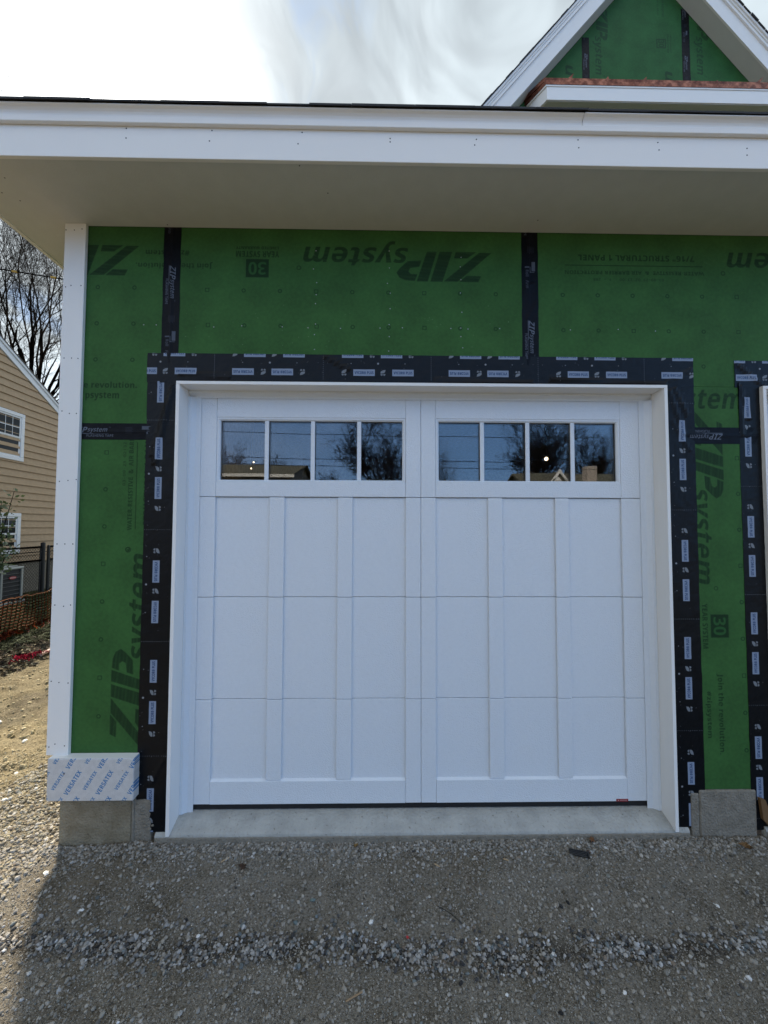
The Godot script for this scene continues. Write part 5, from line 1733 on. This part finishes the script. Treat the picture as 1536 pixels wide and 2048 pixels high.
func build_small() -> void:
	var leaves := [
		[-0.72, 0.28, 0.055, lin(0.055, 0.03, 0.017), "dark brown crumpled leaf on the gravel before the left half"],
		[1.18, 0.15, 0.05, lin(0.15, 0.065, 0.022), "reddish brown leaf against the sill by the black plastic clip"],
		[2.02, 0.19, 0.075, lin(0.17, 0.095, 0.035), "tan brown leaf below the concrete pier"],
		[-0.14, 0.15, 0.04, lin(0.24, 0.15, 0.05), "small ochre leaf against the sill near the middle"],
		[1.115, 0.235, 0.03, lin(0.09, 0.035, 0.015), "small rust leaf lying on the black plastic clip"]]
	var k := 0
	for l: Array in leaves:
		var o := put("dry_leaf", leaf_mesh(200 + k, l[2]), plain(l[3], 0.85))
		o.position = Vector3(l[0], gh(l[0], l[1]) + (0.006 if k != 4 else 0.02), l[1])
		o.rotation.y = k * 1.3
		tag(o, l[4], "leaf")
		k += 1
	# black plastic clip
	var c := thing("plastic_clip", "black ribbed plastic clip lying on the gravel near the sill", "clip", Vector3(1.06, gh(1.06, 0.235) + 0.008, 0.235))
	c.rotation = Vector3(0.1, -0.35, 0.05)
	var pm := plain(lin(0.01, 0.012, 0.014), 0.35)
	put("body", MB.new().box(Vector3(-0.045, 0, -0.014), Vector3(0.045, 0.008, 0.014), 0.002).mesh(), pm, c)
	for i in 3:
		put("rib", MB.new().box(Vector3(-0.043, 0.0082, -0.012 + i * 0.0095), Vector3(0.043, 0.014, -0.007 + i * 0.0095), 0.001).mesh(), pm, c)
	put("end_cap", MB.new().box(Vector3(0.0455, 0.0, -0.018), Vector3(0.053, 0.017, 0.018), 0.002).mesh(), pm, c)
	var red := put("plastic_scrap", leaf_mesh(301, 0.018), plain(lin(0.55, 0.03, 0.03), 0.4))
	red.position = Vector3(0.11, gh(0.11, 0.62) + 0.012, 0.62)
	tag(red, "small bright red plastic scrap on the loose gravel strip", "scrap")
	for q: Array in [[-0.11, 0.82, 0.034, 0.4, "light brown wood splinter on the gravel in the foreground"], [0.29, 0.285, 0.016, -0.7, "short pale wood chip on the gravel before the right half"], [-0.83, 0.235, 0.022, 0.6, "thin pale wood sliver on the gravel left of the dark leaf"], [0.66, 0.26, 0.014, -0.5, "thin pale wood sliver on the gravel left of the clip"]]:
		var o := put("wood_chip", MB.new().box(Vector3(-q[2], 0, -0.003), Vector3(q[2], 0.004, 0.003), 0.0012).mesh(), plain(lin(0.42, 0.3, 0.17) if q[2] < 0.03 else lin(0.3, 0.2, 0.11), 0.8))
		o.position = Vector3(q[0], gh(q[0], q[1]) + 0.007, q[1])
		o.rotation = Vector3(0, q[3], 0.06)
		tag(o, q[4], "wood chip")
	var tw := wire("twig", "thin bent dry twig lying on the gravel before the right half", Vector3(0.26, gh(0.26, 0.5) + 0.006, 0.49), Vector3(0.36, gh(0.36, 0.56) + 0.008, 0.57), -0.008, 0.0012, M.bark, "twig")
	tw.position.y += 0.002
	# lamps that hang lit inside the garage
	for q: Array in [[1.99, 2.47, -2.2, 0.021, "lit round bulb hanging in the dark garage behind the right lights"], [-1.50, 2.41, -2.2, 0.008, "small lit bulb inside the garage, upper of two at the left"], [-1.527, 2.337, -2.2, 0.008, "small lit bulb inside the garage, lower of two at the left"]]:
		var b := thing("light_bulb", q[4], "bulb", Vector3(q[0], q[1], q[2]))
		var sp := SphereMesh.new()
		sp.radius = q[3]
		sp.height = float(q[3]) * 2.1
		sp.radial_segments = 20
		sp.rings = 10
		var gm := plain(Color(1, 0.9, 0.7), 0.4)
		gm.emission_enabled = true
		gm.emission = lin(1.0, 0.78, 0.48)
		gm.emission_energy_multiplier = 1.6
		put("bulb_glass", sp, gm, b)
		put("cord", MB.new().tube(PackedVector3Array([Vector3(0, float(q[3]), 0), Vector3(0, 3.2 - float(q[1]), 0)]), PackedFloat32Array([float(q[3]) * 0.4, 0.004]), 6).mesh(), M.rubber, b)
		var li := OmniLight3D.new()
		li.name = "bulb_light"
		li.light_color = Color(1, 0.85, 0.6)
		li.light_energy = 0.0008 if q[3] > 0.02 else 0.0002
		li.light_size = float(q[3]) * 0.8
		li.omni_range = 12.0
		li.omni_attenuation = 2.0
		li.shadow_enabled = true
		b.add_child(li, true)

func make_materials() -> void:
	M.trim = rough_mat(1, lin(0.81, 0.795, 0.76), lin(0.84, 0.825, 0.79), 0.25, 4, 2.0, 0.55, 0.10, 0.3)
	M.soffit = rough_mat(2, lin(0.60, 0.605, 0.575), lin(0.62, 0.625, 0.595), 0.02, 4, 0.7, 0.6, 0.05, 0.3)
	M.door = rough_mat(3, lin(0.69, 0.722, 0.75), lin(0.706, 0.738, 0.766), 0.05, 5, 1.2, 0.5, 0.22, 0.16)
	M.white_paint = rough_mat(4, lin(0.68, 0.69, 0.69), lin(0.76, 0.77, 0.77), 0.05, 3, 1.0, 0.6)
	M.wood = rough_mat(5, lin(0.10, 0.07, 0.045), lin(0.17, 0.12, 0.075), 0.03, 4, 0.8, 0.85)
	M.plywood = rough_mat(18, lin(0.27, 0.19, 0.115), lin(0.36, 0.26, 0.165), 0.03, 4, 0.8, 0.85)
	M.rubber = plain(lin(0.006, 0.006, 0.007), 0.6)
	M.nail = plain(lin(0.04, 0.04, 0.042), 0.5, 0.3)
	M.nail_bright = plain(lin(0.32, 0.33, 0.30), 0.35, 0.6)
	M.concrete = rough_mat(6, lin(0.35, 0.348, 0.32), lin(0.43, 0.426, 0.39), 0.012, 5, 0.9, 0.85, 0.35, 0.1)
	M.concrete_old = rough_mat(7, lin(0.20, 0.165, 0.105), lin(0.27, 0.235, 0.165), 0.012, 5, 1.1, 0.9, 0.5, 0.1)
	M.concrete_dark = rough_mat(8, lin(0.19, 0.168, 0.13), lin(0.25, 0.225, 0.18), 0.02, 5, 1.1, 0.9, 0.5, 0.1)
	# pits and specks in the concrete
	var pits := noise_tex(91, 0.055, 2, [[0.0, lin(0.3, 0.29, 0.27)], [0.10, lin(0.5, 0.48, 0.45)], [0.16, lin(0.93, 0.92, 0.91)], [0.6, lin(1, 1, 1)], [0.85, lin(0.94, 0.93, 0.91)]])
	over(M.concrete, pits, 1.3)
	over(M.concrete_old, pits, 1.7)
	over(M.concrete_dark, pits, 2.0)
	M.shingle = rough_mat(9, lin(0.022, 0.023, 0.026), lin(0.07, 0.07, 0.072), 0.3, 3, 3.0, 0.95, 0.5, 0.3)
	M.shingle_tan = rough_mat(10, lin(0.09, 0.08, 0.07), lin(0.17, 0.15, 0.13), 0.3, 3, 3.0, 0.95)
	M.siding = rough_mat(11, lin(0.375, 0.263, 0.155), lin(0.42, 0.298, 0.178), 0.02, 4, 0.7, 0.7)
	M.bark = rough_mat(12, lin(0.03, 0.024, 0.019), lin(0.07, 0.056, 0.044), 0.06, 4, 1.0, 0.95)
	M.copper = rough_mat(13, lin(0.09, 0.027, 0.016), lin(0.34, 0.14, 0.085), 0.012, 4, 0.9, 0.42, 0.3, 0.02)
	M.copper.metallic = 0.85
	M.ac_grey = plain(lin(0.34, 0.35, 0.33), 0.5)
	M.black_metal = plain(lin(0.008, 0.008, 0.009), 0.5)
	M.net = plain(lin(0.80, 0.13, 0.05), 0.45)
	M.net.backlight_enabled = true
	M.net.backlight = Color(0.5, 0.16, 0.08)
	M.net_pale = plain(lin(0.90, 0.46, 0.30), 0.4)
	M.net_pale.backlight_enabled = true
	M.net_pale.backlight = Color(0.5, 0.25, 0.18)
	M.shrub_leaf = plain(lin(0.10, 0.125, 0.06), 0.28)
	M.shrub_leaf.backlight_enabled = true
	M.shrub_leaf.backlight = Color(0.25, 0.3, 0.12)
	M.far_wall = rough_mat(14, lin(0.24, 0.235, 0.21), lin(0.29, 0.28, 0.25), 0.02, 3, 0.4, 0.8)
	M.far_roof = rough_mat(15, lin(0.065, 0.07, 0.055), lin(0.105, 0.105, 0.085), 0.1, 3, 0.8, 0.95)
	M.dark_glass = plain(lin(0.014, 0.017, 0.019), 0.06)
	M.dark_glass.metallic_specular = 0.25
	M.glass = plain(Color(0.0, 0.0, 0.0, 0.02), 0.0)
	M.glass.transparency = BaseMaterial3D.TRANSPARENCY_ALPHA
	M.glass.metallic_specular = 0.5
	var printed := func(t: Texture2D, rough: float) -> StandardMaterial3D:
		var m := StandardMaterial3D.new()
		m.albedo_texture = t
		m.roughness = rough
		m.metallic_specular = 0.25
		return m
	M.wall = printed.call(wall_print(), 0.62)
	M.green_plain = rough_mat(16, lin(0.038, 0.108, 0.029), lin(0.044, 0.125, 0.035), 0.03, 4, 0.8, 0.62)
	M.gable = printed.call(gable_print(), 0.62)
	M.membrane = printed.call(membrane_print(), 0.42)
	M.membrane.metallic_specular = 0.32
	var st := seam_tape_print()
	M.tape_h = printed.call(st, 0.45)
	M.tape_v1 = printed.call(st, 0.45)
	M.tape_v2 = M.tape_v1
	M.film = printed.call(trim_film_print(), 0.4)

func _ready() -> void:
	# ---- camera
	var cam := Camera3D.new()
	cam.name = "camera"
	cam.position = Vector3(-0.0252, 1.6479, 2.3638)
	cam.rotation = Vector3(deg_to_rad(2.233), deg_to_rad(-0.890), deg_to_rad(0.163))
	cam.fov = rad_to_deg(2.0 * atan(1024.0 / 771.0))
	cam.near = 0.05
	cam.far = 900.0
	add_child(cam)
	cam.current = true
	# ---- sun: low behind the eave, left of the view
	var az := deg_to_rad(-34.0)
	var el := deg_to_rad(44.0)
	var to_sun := Vector3(sin(az) * cos(el), sin(el), -cos(az) * cos(el))
	var sun := DirectionalLight3D.new()
	sun.name = "sun"
	sun.light_energy = 1.0
	sun.light_color = Color(1.0, 0.95, 0.87)
	sun.light_angular_distance = 5.0
	sun.shadow_enabled = true
	add_child(sun)
	sun.look_at_from_position(to_sun * 50.0, Vector3.ZERO)
	# ---- sky and exposure
	var env := Environment.new()
	env.background_mode = Environment.BG_SKY
	var sk := Sky.new()
	var pm := PanoramaSkyMaterial.new()
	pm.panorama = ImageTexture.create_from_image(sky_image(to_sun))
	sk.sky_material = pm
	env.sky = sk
	env.background_energy_multiplier = 1.0
	env.tonemap_mode = Environment.TONE_MAPPER_LINEAR
	env.tonemap_exposure = 3.0
	env.sdfgi_enabled = true
	env.ssao_enabled = true
	env.ssil_enabled = true
	var we := WorldEnvironment.new()
	we.name = "world_environment"
	we.environment = env
	add_child(we)
	# ---- scene
	make_materials()
	build_ground()
	build_house()
	build_neighbour()
	build_yard()
	build_far()
	build_gravel()
	build_litter()
	build_small()
